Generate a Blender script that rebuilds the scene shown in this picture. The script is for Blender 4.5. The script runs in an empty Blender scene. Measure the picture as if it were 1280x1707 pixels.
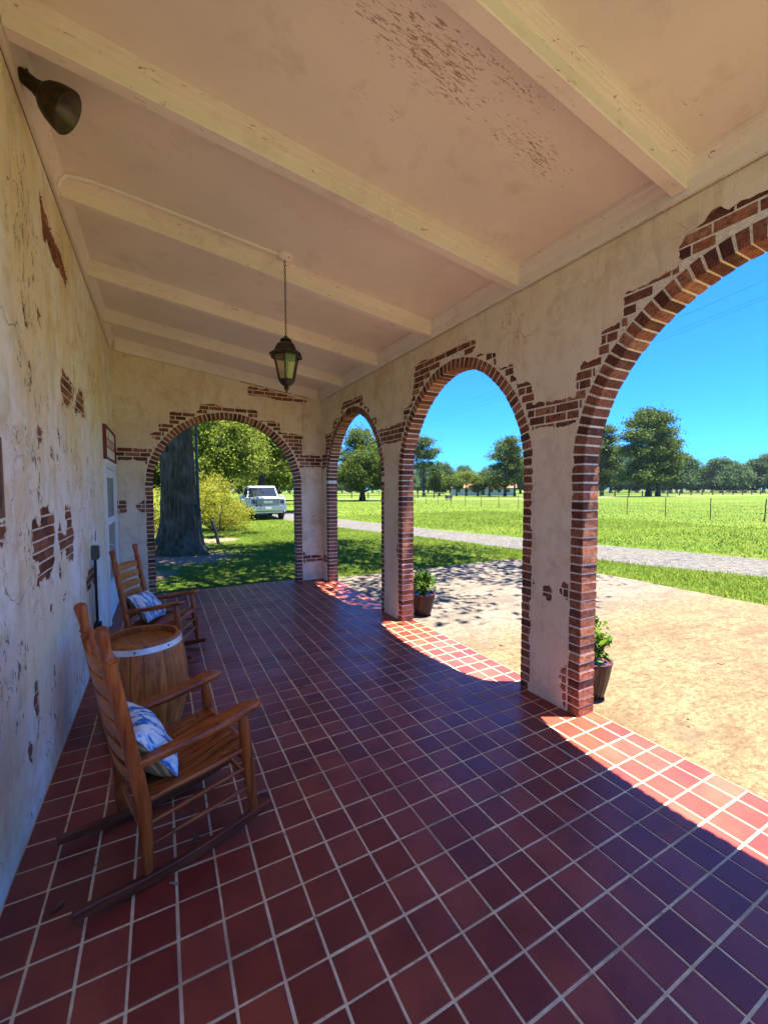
import bpy, bmesh, math, random
import numpy as np
from mathutils import Vector, Matrix

S = bpy.context.scene
R = math.radians

# ------------------------------------------------------------------ camera, sky, sun, exposure
cam_data = bpy.data.cameras.new("camera")
cam_data.sensor_fit = 'HORIZONTAL'
cam_data.sensor_width = 36.0
cam_data.lens = 36.0 * 696.7 / 1280.0
cam_data.clip_start = 0.05
cam_data.clip_end = 3000.0
cam = bpy.data.objects.new("camera", cam_data)
S.collection.objects.link(cam)
cam.location = (0.615, 0.0, 1.694)
cam.rotation_euler = (R(90 - 3.08), R(0.12), R(-28.07))
S.camera = cam

SUN_EL, SUN_AZ = 78.5, 120.0          # azimuth clockwise from +y
world = bpy.data.worlds.new("World")
S.world = world
world.use_nodes = True
wn, wl = world.node_tree.nodes, world.node_tree.links
bg = wn["Background"]
sky = wn.new("ShaderNodeTexSky")
sky.sky_type = 'NISHITA'
sky.sun_disc = False
sky.sun_elevation = R(SUN_EL)
sky.sun_rotation = R(SUN_AZ)
sky.air_density = 1.0
sky.dust_density = 0.2
sky.ozone_density = 3.0
tint = wn.new("ShaderNodeMix"); tint.data_type = 'RGBA'; tint.blend_type = 'MULTIPLY'
tint.inputs[0].default_value = 1.0
tint.inputs[7].default_value = (0.05, 0.225, 0.54, 1.0)      # deep cyan summer sky
wl.new(sky.outputs[0], tint.inputs[6])
wl.new(tint.outputs[2], bg.inputs[0])
bg.inputs[1].default_value = 0.052

sun_d = bpy.data.lights.new("sun", 'SUN')
sun_d.energy = 2.05
sun_d.angle = R(0.5)
sun_d.color = (1.0, 0.92, 0.78)
sun = bpy.data.objects.new("sun", sun_d)
S.collection.objects.link(sun)
sv = Vector((math.sin(R(SUN_AZ)) * math.cos(R(SUN_EL)), math.cos(R(SUN_AZ)) * math.cos(R(SUN_EL)), math.sin(R(SUN_EL))))
sun.rotation_euler = sv.to_track_quat('Z', 'Y').to_euler()
sun.location = (20, -10, 60)

S.view_settings.view_transform = 'Standard'
S.view_settings.look = 'None'
S.view_settings.exposure = 3.88
S.view_settings.gamma = 1.0
S.render.engine = 'CYCLES'
S.cycles.use_denoising = True
S.cycles.max_bounces = 14
S.cycles.diffuse_bounces = 9
S.cycles.glossy_bounces = 4
S.cycles.transparent_max_bounces = 12
S.cycles.sample_clamp_indirect = 6.0
S.cycles.caustics_reflective = False
S.cycles.caustics_refractive = False

# ------------------------------------------------------------------ helpers
def tag(o, label=None, cat=None, group=None, kind=None):
    if label: o["label"] = label
    if cat: o["category"] = cat
    if group: o["group"] = group
    if kind: o["kind"] = kind
    return o

def thing(name, label, cat, loc=(0, 0, 0), rz=0.0, group=None):
    o = bpy.data.objects.new(name, None)
    S.collection.objects.link(o)
    o.empty_display_size = 0.1
    o.location = loc
    o.rotation_euler = (0, 0, rz)
    return tag(o, label, cat, group)

def copy_tree(o, parent=None):
    c = o.copy()
    S.collection.objects.link(c)
    if parent: c.parent = parent
    for ch in list(o.children): copy_tree(ch, c)
    return c

class MB:
    def __init__(s):
        s.v, s.f, s.m = [], [], []
    def add(s, verts, faces, mi=0):
        b = len(s.v)
        s.v.extend([tuple(x) for x in verts])
        s.f.extend([tuple(i + b for i in f) for f in faces])
        s.m.extend([mi] * len(faces))
    def box(s, lo, hi, jit=0.0, rng=None, mi=0, xf=None):
        x0, y0, z0 = lo; x1, y1, z1 = hi
        vs = [(x0, y0, z0), (x1, y0, z0), (x1, y1, z0), (x0, y1, z0), (x0, y0, z1), (x1, y0, z1), (x1, y1, z1), (x0, y1, z1)]
        if jit: vs = [tuple(c + rng.uniform(-jit, jit) for c in v) for v in vs]
        if xf: vs = [xf(*v) for v in vs]
        s.add(vs, [(3, 2, 1, 0), (4, 5, 6, 7), (0, 1, 5, 4), (1, 2, 6, 5), (2, 3, 7, 6), (3, 0, 4, 7)], mi)
    def cbox(s, lo, hi, c=0.004, mi=0, xf=None):
        """box with chamfered edges"""
        bm = bmesh.new()
        bmesh.ops.create_cube(bm, size=1.0)
        for v in bm.verts:
            v.co = Vector([lo[i] + (v.co[i] + .5) * (hi[i] - lo[i]) for i in range(3)])
        bmesh.ops.bevel(bm, geom=bm.edges[:], offset=c, segments=2, affect='EDGES', profile=0.6)
        bm.verts.index_update()
        vs = [tuple(v.co) for v in bm.verts]
        if xf: vs = [xf(*v) for v in vs]
        fs = [tuple(v.index for v in f.verts) for f in bm.faces]
        bm.free()
        s.add(vs, fs, mi)
    def tube(s, pts, rad, n=10, cap=True, mi=0, squash=None):
        pts = [Vector(p) for p in pts]
        if not hasattr(rad, '__len__'): rad = [rad] * len(pts)
        up = None; rings = []
        for i, p in enumerate(pts):
            t = (pts[min(i + 1, len(pts) - 1)] - pts[max(i - 1, 0)])
            if t.length < 1e-9: t = Vector((0, 0, 1))
            t.normalize()
            if up is None:
                up = Vector((0, 0, 1)) if abs(t.z) < .9 else Vector((1, 0, 0))
            a = t.cross(up).normalized(); b = a.cross(t).normalized(); up = b
            k = squash or (1, 1)
            rings.append([p + (a * math.cos(2 * math.pi * j / n) * k[0] + b * math.sin(2 * math.pi * j / n) * k[1]) * rad[i] for j in range(n)])
        vs = [v for r in rings for v in r]
        fs = []
        for i in range(len(pts) - 1):
            for j in range(n):
                k2 = (j + 1) % n
                fs.append((i * n + j, i * n + k2, (i + 1) * n + k2, (i + 1) * n + j))
        if cap:
            fs.append(tuple(range(n))[::-1]); fs.append(tuple((len(pts) - 1) * n + j for j in range(n)))
        s.add(vs, fs, mi)
    def lathe(s, prof, c=(0, 0, 0), n=24, cap=True, mi=0, wob=None):
        vs = []; fs = []
        for r, z in prof:
            for j in range(n):
                a = 2 * math.pi * j / n
                rr = r * (wob(a) if wob else 1)
                vs.append((c[0] + rr * math.cos(a), c[1] + rr * math.sin(a), c[2] + z))
        for i in range(len(prof) - 1):
            for j in range(n):
                k = (j + 1) % n
                fs.append((i * n + j, i * n + k, (i + 1) * n + k, (i + 1) * n + j))
        if cap:
            fs.append(tuple(range(n))[::-1]); fs.append(tuple((len(prof) - 1) * n + j for j in range(n)))
        s.add(vs, fs, mi)
    def prism(s, poly, a, b, axis='y', mi=0, xf=None):
        """poly of (p,q) extruded along axis from a to b"""
        def pt(p, q, t):
            return {'x': (t, p, q), 'y': (p, t, q), 'z': (p, q, t)}[axis]
        n = len(poly)
        vs = [pt(p, q, a) for p, q in poly] + [pt(p, q, b) for p, q in poly]
        if xf: vs = [xf(*v) for v in vs]
        fs = [tuple(range(n))[::-1], tuple(range(n, 2 * n))] + [(i, (i + 1) % n, n + (i + 1) % n, n + i) for i in range(n)]
        s.add(vs, fs, mi)
    def build(s, name, mat, parent=None, smooth=False, tri=False):
        me = bpy.data.meshes.new(name)
        me.from_pydata(s.v, [], s.f)
        mats = mat if isinstance(mat, (list, tuple)) else [mat]
        for m in mats: me.materials.append(m)
        if len(mats) > 1: me.polygons.foreach_set("material_index", s.m)
        bm = bmesh.new(); bm.from_mesh(me)
        if tri: bmesh.ops.triangulate(bm, faces=[f for f in bm.faces if len(f.verts) > 4])
        bmesh.ops.recalc_face_normals(bm, faces=bm.faces[:])
        bm.to_mesh(me); bm.free()
        if smooth:
            me.polygons.foreach_set("use_smooth", [True] * len(me.polygons))
            try: me.set_sharp_from_angle(angle=R(40))
            except Exception: pass
        me.update()
        o = bpy.data.objects.new(name, me)
        S.collection.objects.link(o)
        if parent: o.parent = parent
        return o

def cards(name, V, mat, parent=None, nv=4, shade=None):
    """V: (N,nv,3) numpy array of separate small polygons"""
    N = V.shape[0]
    me = bpy.data.meshes.new(name)
    me.vertices.add(N * nv); me.vertices.foreach_set("co", V.reshape(-1).astype(np.float32))
    me.loops.add(N * nv); me.loops.foreach_set("vertex_index", np.arange(N * nv, dtype=np.int32))
    me.polygons.add(N); me.polygons.foreach_set("loop_start", np.arange(0, N * nv, nv, dtype=np.int32))
    me.polygons.foreach_set("loop_total", np.full(N, nv, dtype=np.int32))
    me.materials.append(mat)
    me.update(calc_edges=True); me.validate()
    o = bpy.data.objects.new(name, me)
    S.collection.objects.link(o)
    if parent: o.parent = parent
    return o

# ------------------------------------------------------------------ materials
class NT:
    def __init__(s, name):
        s.mat = bpy.data.materials.new(name); s.mat.use_nodes = True
        s.t = s.mat.node_tree; s.n = s.t.nodes; s.l = s.t.links
        s.b = s.n["Principled BSDF"]; s.out = s.n["Material Output"]
        s.tc = s.n.new("ShaderNodeTexCoord"); s.ob = s.tc.outputs["Object"]
    def new(s, typ, **kw):
        n = s.n.new(typ)
        for k, v in kw.items(): setattr(n, k, v)
        return n
    def set(s, sock, v):
        if hasattr(v, 'is_linked') or isinstance(v, bpy.types.NodeSocket): s.l.new(v, sock)
        elif isinstance(v, (tuple, list)) and len(v) == 3 and sock.type == 'RGBA': sock.default_value = (*v, 1)
        else: sock.default_value = v
    def map(s, scale=(1, 1, 1), rot=(0, 0, 0), src=None):
        m = s.new("ShaderNodeMapping"); s.l.new(src or s.ob, m.inputs[0])
        m.inputs["Scale"].default_value = scale; m.inputs["Rotation"].default_value = rot
        return m.outputs[0]
    def noise(s, scale, detail=4, rough=.55, src=None, dist=0.0):
        n = s.new("ShaderNodeTexNoise"); s.l.new(src or s.ob, n.inputs["Vector"])
        n.inputs["Scale"].default_value = scale; n.inputs["Detail"].default_value = detail
        n.inputs["Roughness"].default_value = rough; n.inputs["Distortion"].default_value = dist
        return n.outputs["Fac"]
    def vor(s, scale, feature='F1', src=None, out="Distance", rnd=1.0):
        n = s.new("ShaderNodeTexVoronoi", feature=feature); s.l.new(src or s.ob, n.inputs["Vector"])
        n.inputs["Scale"].default_value = scale; n.inputs["Randomness"].default_value = rnd
        return n.outputs[out]
    def ramp(s, fac, stops, interp='LINEAR'):
        n = s.new("ShaderNodeValToRGB"); s.set(n.inputs[0], fac); cr = n.color_ramp; cr.interpolation = interp
        while len(cr.elements) < len(stops): cr.elements.new(0.5)
        for e, (p, c) in zip(cr.elements, stops):
            e.position = p
            e.color = (c, c, c, 1) if not hasattr(c, '__len__') else (*c, 1)
        return n.outputs[0]
    def mix(s, fac, a, b, mode='MIX'):
        n = s.new("ShaderNodeMix", data_type='RGBA', blend_type=mode)
        s.set(n.inputs[0], fac); s.set(n.inputs[6], a); s.set(n.inputs[7], b)
        return n.outputs[2]
    def math(s, op, a, b=0.0, c=None):
        n = s.new("ShaderNodeMath", operation=op)
        s.set(n.inputs[0], a); s.set(n.inputs[1], b)
        if c is not None: s.set(n.inputs[2], c)
        return n.outputs[0]
    def rnd(s):
        return s.new("ShaderNodeNewGeometry").outputs["Random Per Island"]
    def bump(s, h, strength=.3, dist=.01):
        n = s.new("ShaderNodeBump"); s.set(n.inputs["Height"], h)
        n.inputs["Strength"].default_value = strength; n.inputs["Distance"].default_value = dist
        s.l.new(n.outputs[0], s.b.inputs["Normal"]); return n
    def fin(s, col=None, rough=None, spec=None, metal=None):
        if col is not None: s.set(s.b.inputs["Base Color"], col)
        if rough is not None: s.set(s.b.inputs["Roughness"], rough)
        if spec is not None: s.set(s.b.inputs["Specular IOR Level"], spec)
        if metal is not None: s.b.inputs["Metallic"].default_value = metal
        return s.mat

def simple(name, col, rough=.6, var=.15, scale=20, metal=0.0, spec=.5, bump=0.0):
    t = NT(name)
    n = t.noise(scale, 4)
    d = tuple(c * (1 - var) for c in col); u = tuple(min(1, c * (1 + var)) for c in col)
    c = t.ramp(n, [(.3, d), (.7, u)])
    if bump: t.bump(n, bump, .005)
    return t.fin(c, rough, spec, metal)

def m_plaster(name, base, pale, dirt, chips=.6, streak=(1, 1, .25), bands=False):
    t = NT(name)
    big = t.noise(.9, 5, .6)
    mid = t.noise(5.0, 6, .65, dist=.6)
    st = t.noise(7.0, 5, .65, src=t.map(streak))
    c = t.mix(t.ramp(big, [(.40, 0), (.58, 1)]), base, pale)
    c = t.mix(t.ramp(t.noise(2.4, 6, .7, dist=.8), [(.50, 0), (.64, .7)]), c, tuple(x * k for x, k in zip(base, (.86, .76, .62))))
    c = t.mix(t.ramp(mid, [(.5, 0), (.7, .55)]), c, tuple(x * .70 for x in base))
    c = t.mix(t.ramp(t.noise(14, 5, .7), [(.55, 0), (.72, .5)]), c, pale)
    drip = t.noise(1.0, 5, .65, src=t.map((9, 9, .7)))
    c = t.mix(t.ramp(drip, [(.56, 0), (.72, .45)]), c, dirt)
    c = t.mix(t.ramp(st, [(.56, 0), (.78, .55)]), c, dirt)
    # hairline cracks broken up by a second noise
    wob = t.new("ShaderNodeVectorMath", operation='ADD')
    nz = t.new("ShaderNodeTexNoise"); t.l.new(t.ob, nz.inputs[0]); nz.inputs["Scale"].default_value = 4.0; nz.inputs["Detail"].default_value = 5
    sc = t.new("ShaderNodeVectorMath", operation='SCALE'); t.l.new(nz.outputs["Color"], sc.inputs[0]); sc.inputs["Scale"].default_value = .45
    t.l.new(t.ob, wob.inputs[0]); t.l.new(sc.outputs[0], wob.inputs[1])
    ed = t.vor(1.55, 'DISTANCE_TO_EDGE', wob.outputs[0])
    crack = t.ramp(ed, [(.0, .8), (.006, 0)])
    crack = t.math('MULTIPLY', crack, t.ramp(t.noise(1.7, 3), [(.52, 0), (.62, 1)]))
    ed2 = t.vor(4.5, 'DISTANCE_TO_EDGE', wob.outputs[0])
    crack2 = t.math('MULTIPLY', t.ramp(ed2, [(.0, .8), (.012, 0)]), t.ramp(t.noise(2.3, 3), [(.60, 0), (.68, 1)]))
    crack = t.math('MAXIMUM', crack, crack2)
    # flaked spots: small elongated chips, clustered
    chp = t.noise(26.0, 5, .7, src=t.map((1, 1, .38)), dist=1.0)
    clus = t.ramp(t.noise(1.5, 4), [(.42, 0), (.62, 1)])
    thr = t.math('SUBTRACT', .755, t.math('MULTIPLY', clus, .165 * chips))
    chip = t.math('GREATER_THAN', chp, thr)
    edge = t.math('GREATER_THAN', chp, t.math('SUBTRACT', thr, .02))
    c = t.mix(t.math('MULTIPLY', edge, .55), c, tuple(min(1, x * 1.12) for x in pale))
    c = t.mix(t.math('MULTIPLY', chip, .9), c, (.17, .10, .055))
    c = t.mix(t.math('MULTIPLY', crack, .85), c, (.10, .06, .035))
    h = t.math('ADD', t.math('MULTIPLY', mid, .5), t.math('MULTIPLY', t.noise(40, 4), .2))
    h = t.math('SUBTRACT', h, t.math('MULTIPLY', crack, .8)); h = t.math('SUBTRACT', h, t.math('MULTIPLY', chip, .7))
    t.bump(h, .8, .014)
    return t.fin(c, .9, .25)

M = {}
M['plaster_wall'] = m_plaster('old_cream_plaster', (.84, .72, .49), (.90, .875, .83), (.50, .33, .19), 1.05)
M['plaster_arc'] = m_plaster('arcade_plaster', (.80, .68, .50), (.84, .75, .60), (.55, .40, .25), .45)
def m_brick(name, cols):
    t = NT(name)
    r = t.rnd()
    c = t.ramp(r, cols)
    n = t.noise(38, 6, .7); n2 = t.noise(9, 4)
    c = t.mix(t.ramp(n, [(.42, 0), (.66, .8)]), c, (.045, .02, .016))
    c = t.mix(t.ramp(n2, [(.55, 0), (.75, .5)]), c, (.36, .19, .12))
    w = t.ramp(t.noise(16, 5, .7), [(.66, 0), (.72, .6)])
    c = t.mix(w, c, (.5, .42, .34))
    t.bump(n, .8, .006)
    return t.fin(c, .88, .3)
M['brick'] = m_brick('red_brick', [(0, (.10, .032, .022)), (.2, (.25, .085, .046)), (.45, (.40, .15, .078)), (.65, (.15, .05, .034)), (.85, (.33, .12, .066)), (1, (.52, .24, .135))])
M['mortar'] = simple('lime_mortar', (.78, .70, .58), .95, .2, 60, bump=.4)
def m_tile():
    t = NT('glazed_quarry_tile')
    r = t.rnd()
    c = t.ramp(r, [(0, (.20, .029, .017)), (.5, (.275, .043, .023)), (1, (.34, .066, .034))])
    n = t.noise(5, 4, .6)
    c = t.mix(t.ramp(n, [(.4, 0), (.7, .6)]), c, (.12, .018, .018))
    sp = t.noise(160, 2)
    c = t.mix(t.ramp(sp, [(.6, 0), (.75, .25)]), c, (.25, .10, .07))
    wear = t.noise(1.3, 6, .7)
    c = t.mix(t.ramp(wear, [(.5, 0), (.72, .45)]), c, (.115, .018, .016))
    dust = t.noise(45, 5, .75)
    c = t.mix(t.ramp(dust, [(.62, 0), (.74, .5)]), c, (.30, .17, .11))
    rough = t.ramp(t.noise(3.0, 5, .6), [(.3, .28), (.7, .50)])
    t.bump(t.math('ADD', t.noise(12, 2), t.math('MULTIPLY', t.noise(300, 2), .10)), .10, .004)
    t.b.inputs["IOR"].default_value = 1.5
    return t.fin(c, rough, .42)
M['tile'] = m_tile()
def m_grout():
    t = NT('cement_grout')
    n = t.noise(30, 5); n2 = t.noise(2, 4)
    c = t.ramp(n, [(.3, (.72, .52, .26)), (.7, (.90, .73, .43))])
    c = t.mix(t.ramp(n2, [(.48, 0), (.68, .75)]), c, (.34, .23, .13))
    c = t.mix(t.ramp(t.noise(11, 5, .7), [(.58, 0), (.68, .7)]), c, (.16, .10, .06))
    return t.fin(c, .9, .2)
M['grout'] = m_grout()
def m_paint(name, base, peel=False, chips=.3):
    t = NT(name)
    big = t.noise(1.2, 4); c = t.ramp(big, [(.35, tuple(x * .9 for x in base)), (.65, base)])
    grain = t.noise(1.0, 4, src=t.map((8, 60, 60)))
    st = t.noise(4, 5, .65)
    c = t.mix(t.ramp(st, [(.56, 0), (.8, .35)]), c, (.42, .29, .18))
    c = t.mix(t.ramp(t.noise(.7, 5, .6), [(.45, 0), (.7, .35)]), c, tuple(x * .78 for x in base))
    sep = t.new("ShaderNodeSeparateXYZ"); t.l.new(t.ob, sep.inputs[0])
    chp = t.noise(9.0, 6, .72, src=t.map((1.0, 4.5, 4.5)), dist=.9)
    thr = .80
    if peel:
        # the peeled areas of the ceiling boards
        blobs = None
        for (x, y, sx, sy, k) in [(1.80, 1.72, .55, .22, .97), (2.50, 1.80, .50, .18, .86), (1.75, 2.08, .45, .14, .62), (2.1, 1.60, .50, .09, .85), (2.95, 1.17, .16, .04, .7), (.95, 3.66, .3, .05, .5), (1.5, 1.15, .3, .06, .35), (2.9, 3.0, .25, .05, .4)]:
            dx = t.math('DIVIDE', t.math('SUBTRACT', sep.outputs[0], x), sx)
            dy = t.math('DIVIDE', t.math('SUBTRACT', sep.outputs[1], y), sy)
            g = t.math('POWER', 2.718, t.math('MULTIPLY', t.math('ADD', t.math('MULTIPLY', dx, dx), t.math('MULTIPLY', dy, dy)), -.8))
            g = t.math('MULTIPLY', g, k)
            blobs = g if blobs is None else t.math('MAXIMUM', blobs, g)
        th = t.math('SUBTRACT', .80, t.math('MULTIPLY', blobs, .285))
        chp = t.noise(24.0, 5, .68, src=t.map((.8, 4.2, 1)), dist=.5)
        chip = t.math('GREATER_THAN', chp, th)
        curl = t.math('GREATER_THAN', chp, t.math('SUBTRACT', th, .025))
        c = t.mix(t.math('MULTIPLY', curl, .5), c, tuple(min(1, x * 1.1) for x in base))
    else:
        chip = t.math('GREATER_THAN', chp, .735 - .1 * chips)
    c = t.mix(t.math('MULTIPLY', chip, .9 if not peel else .8), c, (.30, .175, .10))
    h = t.math('SUBTRACT', t.math('MULTIPLY', grain, .15), t.math('MULTIPLY', chip, 1.0))
    h = t.math('ADD', h, t.math('MULTIPLY', t.noise(70, 3), .25))
    t.bump(h, .35, .004)
    return t.fin(c, .6, .35)
M['ceil'] = m_paint('peeling_ceiling_paint', (.87, .81, .755), True)
M['trim'] = m_paint('weathered_trim_paint', (.90, .835, .80), False, .9)
def m_wood(name, a, b, c3, rough=.35, axis=0, scale=1.0, island=False):
    t = NT(name)
    k = [22 * scale] * 3; k[axis] = 1.6 * scale
    g = t.noise(1.0, 6, .62, src=t.map(tuple(k)), dist=1.4)
    c = t.ramp(g, [(.36, a), (.5, b), (.64, c3)])
    kf = [90 * scale] * 3; kf[axis] = 5 * scale
    pore = t.noise(1.0, 3, .6, src=t.map(tuple(kf)))
    c = t.mix(t.ramp(pore, [(.56, 0), (.68, .65)]), c, tuple(x * .45 for x in a))
    wr = t.noise(3.5, 5, .65)
    c = t.mix(t.ramp(wr, [(.52, 0), (.72, .4)]), c, tuple(min(.9, x * 1.35) for x in c3))
    if island:
        r = t.rnd(); c = t.mix(t.ramp(r, [(0, .0), (1, .6)]), c, tuple(x * .5 for x in b))
        kn = t.vor(7.0); c = t.mix(t.ramp(kn, [(.06, .8), (.1, 0)]), c, (.05, .02, .01))
    t.bump(g, .2, .003)
    rr = t.math('ADD', rough, t.math('MULTIPLY', t.math('SUBTRACT', t.noise(6, 4), .5), .45))
    return t.fin(c, rr, .4)
M['chair'] = m_wood('stained_oak', (.17, .030, .007), (.32, .070, .012), (.45, .12, .023), .33, 2)
M['chair_x'] = m_wood('stained_oak_long', (.17, .030, .007), (.32, .070, .012), (.45, .12, .023), .33, 0)
M['chair_y'] = m_wood('stained_oak_cross', (.22, .052, .009), (.38, .105, .017), (.52, .18, .033), .33, 1)
M['rocker'] = m_wood('worn_rocker_oak', (.09, .018, .008), (.15, .032, .012), (.21, .05, .018), .4, 0)
M['barrel'] = m_wood('barrel_oak', (.33, .080, .014), (.52, .155, .032), (.66, .26, .065), .42, 2, .8, True)
M['barrel_top'] = m_wood('barrel_head', (.26, .085, .02), (.36, .125, .03), (.46, .18, .05), .4, 1, .8)
M['hoop'] = simple('galvanised_hoop', (.72, .72, .70), .45, .15, 30, .3)
M['rivet'] = simple('dark_rivet', (.05, .045, .04), .5, .2, 30, .6)
M['iron'] = simple('aged_bronze', (.05, .036, .022), .5, .5, 25, .6, bump=.3)
M['chain'] = simple('rusty_chain', (.06, .03, .022), .6, .4, 40, .5)
M['white_enamel'] = simple('white_paint', (.9000, .9000, .9000), .4, .05, 8)
M['door_white'] = simple('white_door_paint', (.78, .80, .82), .4, .05, 6)
M['dark_glass'] = simple('dark_window_glass', (.02, .023, .028), .06, .2, 3, spec=.6)
M['grey_screen'] = simple('insect_screen', (.22, .22, .21), .5, .2, 4)
M['red_frame'] = simple('sign_red_frame', (.15, .012, .012), .5, .2, 15)
M['sign_red'] = simple('sign_red_band', (.36, .03, .03), .5, .1, 15)
M['sign_white'] = simple('sign_white', (.80, .77, .66), .5, .05, 5)
M['black'] = simple('black_paint', (.02, .02, .02), .5, .2, 15)
M['grey_metal'] = simple('grey_conduit', (.09, .085, .08), .5, .25, 25, .3)
M['brown_wood'] = simple('old_brown_wood', (.16, .085, .05), .7, .35, 20)
M['tyre'] = simple('tyre_rubber', (.02, .02, .02), .85, .2, 20)
M['chrome'] = simple('bright_chrome', (.5, .52, .55), .18, .1, 8, .9)
M['car_white'] = simple('white_car_paint', (.4526, .4874, .5222), .25, .03, 3, spec=.6)
M['car_glass'] = simple('tinted_car_glass', (.015, .02, .025), .05, .2, 3, spec=.7)
M['head_lens'] = simple('headlight_lens', (.45, .48, .5), .12, .2, 6)
M['plate'] = simple('licence_plate', (.55, .56, .55), .4, .05, 8)
M['house_white'] = simple('white_clapboard', (.4178, .4526, .4874), .7, .08, 2)
M['roof_rust'] = simple('rusty_tin_roof', (.2785, .0870, .0383), .7, .4, 1.2)
M['post_metal'] = simple('weathered_post', (.055, .05, .04), .7, .3, 8)
M['wire'] = simple('fence_wire', (.10, .10, .09), .5, .2, 8, .5)
M['litter'] = simple('dry_leaf', (.16, .075, .035), .8, .5, 30)
M['paper'] = simple('faded_leaf', (.32, .26, .20), .8, .3, 30)
M['soil'] = simple('potting_soil', (.03, .02, .014), .95, .4, 60, bump=.5)
M['pot'] = simple('maroon_glaze', (.040, .006, .008), .4, .5, 12, spec=.35)
M['pot2'] = simple('brown_maroon_glaze', (.055, .018, .015), .5, .5, 12, spec=.3)

def m_glass():
    t = NT('lantern_glass')
    tr = t.new("ShaderNodeBsdfTransparent"); tr.inputs[0].default_value = (.86, .80, .62, 1)
    gl = t.new("ShaderNodeBsdfGlossy"); gl.inputs["Roughness"].default_value = .12
    mx = t.new("ShaderNodeMixShader"); mx.inputs[0].default_value = .14
    t.l.new(tr.outputs[0], mx.inputs[1]); t.l.new(gl.outputs[0], mx.inputs[2]); t.l.new(mx.outputs[0], t.out.inputs[0])
    return t.mat
M['lantern_glass'] = m_glass()

def m_leaf(name, a, b, trans=.4, rough=.65, island=True, dark=None):
    t = NT(name)
    r = t.rnd()
    c = t.ramp(r, [(0, a), (1, b)])
    n = t.noise(.35, 3)
    c = t.mix(t.ramp(n, [(.4, 0), (.65, .5)]), c, dark or tuple(x * .55 for x in a))
    t.fin(c, rough, .12)
    tl = t.new("ShaderNodeBsdfTranslucent"); t.l.new(c, tl.inputs[0])
    hsv = t.new("ShaderNodeHueSaturation"); hsv.inputs["Value"].default_value = 1.5; t.l.new(c, hsv.inputs["Color"]); t.l.new(hsv.outputs[0], tl.inputs[0])
    mx = t.new("ShaderNodeMixShader"); mx.inputs[0].default_value = trans
    t.l.new(t.b.outputs[0], mx.inputs[1]); t.l.new(tl.outputs[0], mx.inputs[2]); t.l.new(mx.outputs[0], t.out.inputs[0])
    return t.mat
M['leaf_oak'] = m_leaf('oak_leaves', (.0383, .0662, .0087), (.0975, .1358, .0192))
M['leaf_broad'] = m_leaf('broad_leaves', (.0488, .0818, .0105), (.1253, .1636, .0243))
M['leaf_light'] = m_leaf('light_leaves', (.0801, .1184, .0140), (.1915, .2298, .0314))
M['leaf_bush'] = m_leaf('azalea_leaves', (.165, .185, .015), (.30, .285, .035), .4)
M['needle'] = m_leaf('pine_needles', (.0453, .0836, .0156), (.1079, .1498, .0279), .2)
M['leaf_far'] = m_leaf('far_leaves', (.0488, .0975, .0348), (.1010, .1636, .0627), .2)
M['leaf_pot'] = m_leaf('glossy_shrub_leaves', (.0435, .1132, .0140), (.1306, .2176, .0209), .3, .35)
M['blade'] = m_leaf('grass_blades', (.0850, .1520, .0150), (.1700, .2120, .0320), .5, .7)

def m_bark(name, a, b):
    t = NT(name)
    v = t.noise(1.0, 6, .7, src=t.map((16, 16, 2.2)), dist=.8)
    c = t.ramp(v, [(.35, a), (.65, b)])
    c = t.mix(t.ramp(t.noise(2.2, 4), [(.5, 0), (.75, .5)]), c, (.24, .19, .14))
    t.bump(v, 1.0, .06)
    return t.fin(c, .95, .1)
M['bark'] = m_bark('grey_oak_bark', (.038, .021, .010), (.17, .105, .058))
M['bark_far'] = simple('dark_bark', (.045, .034, .026), .95, .3, 3)
M['bark_pale'] = simple('pale_bark', (.09, .092, .09), .9, .3, 8)

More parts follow.
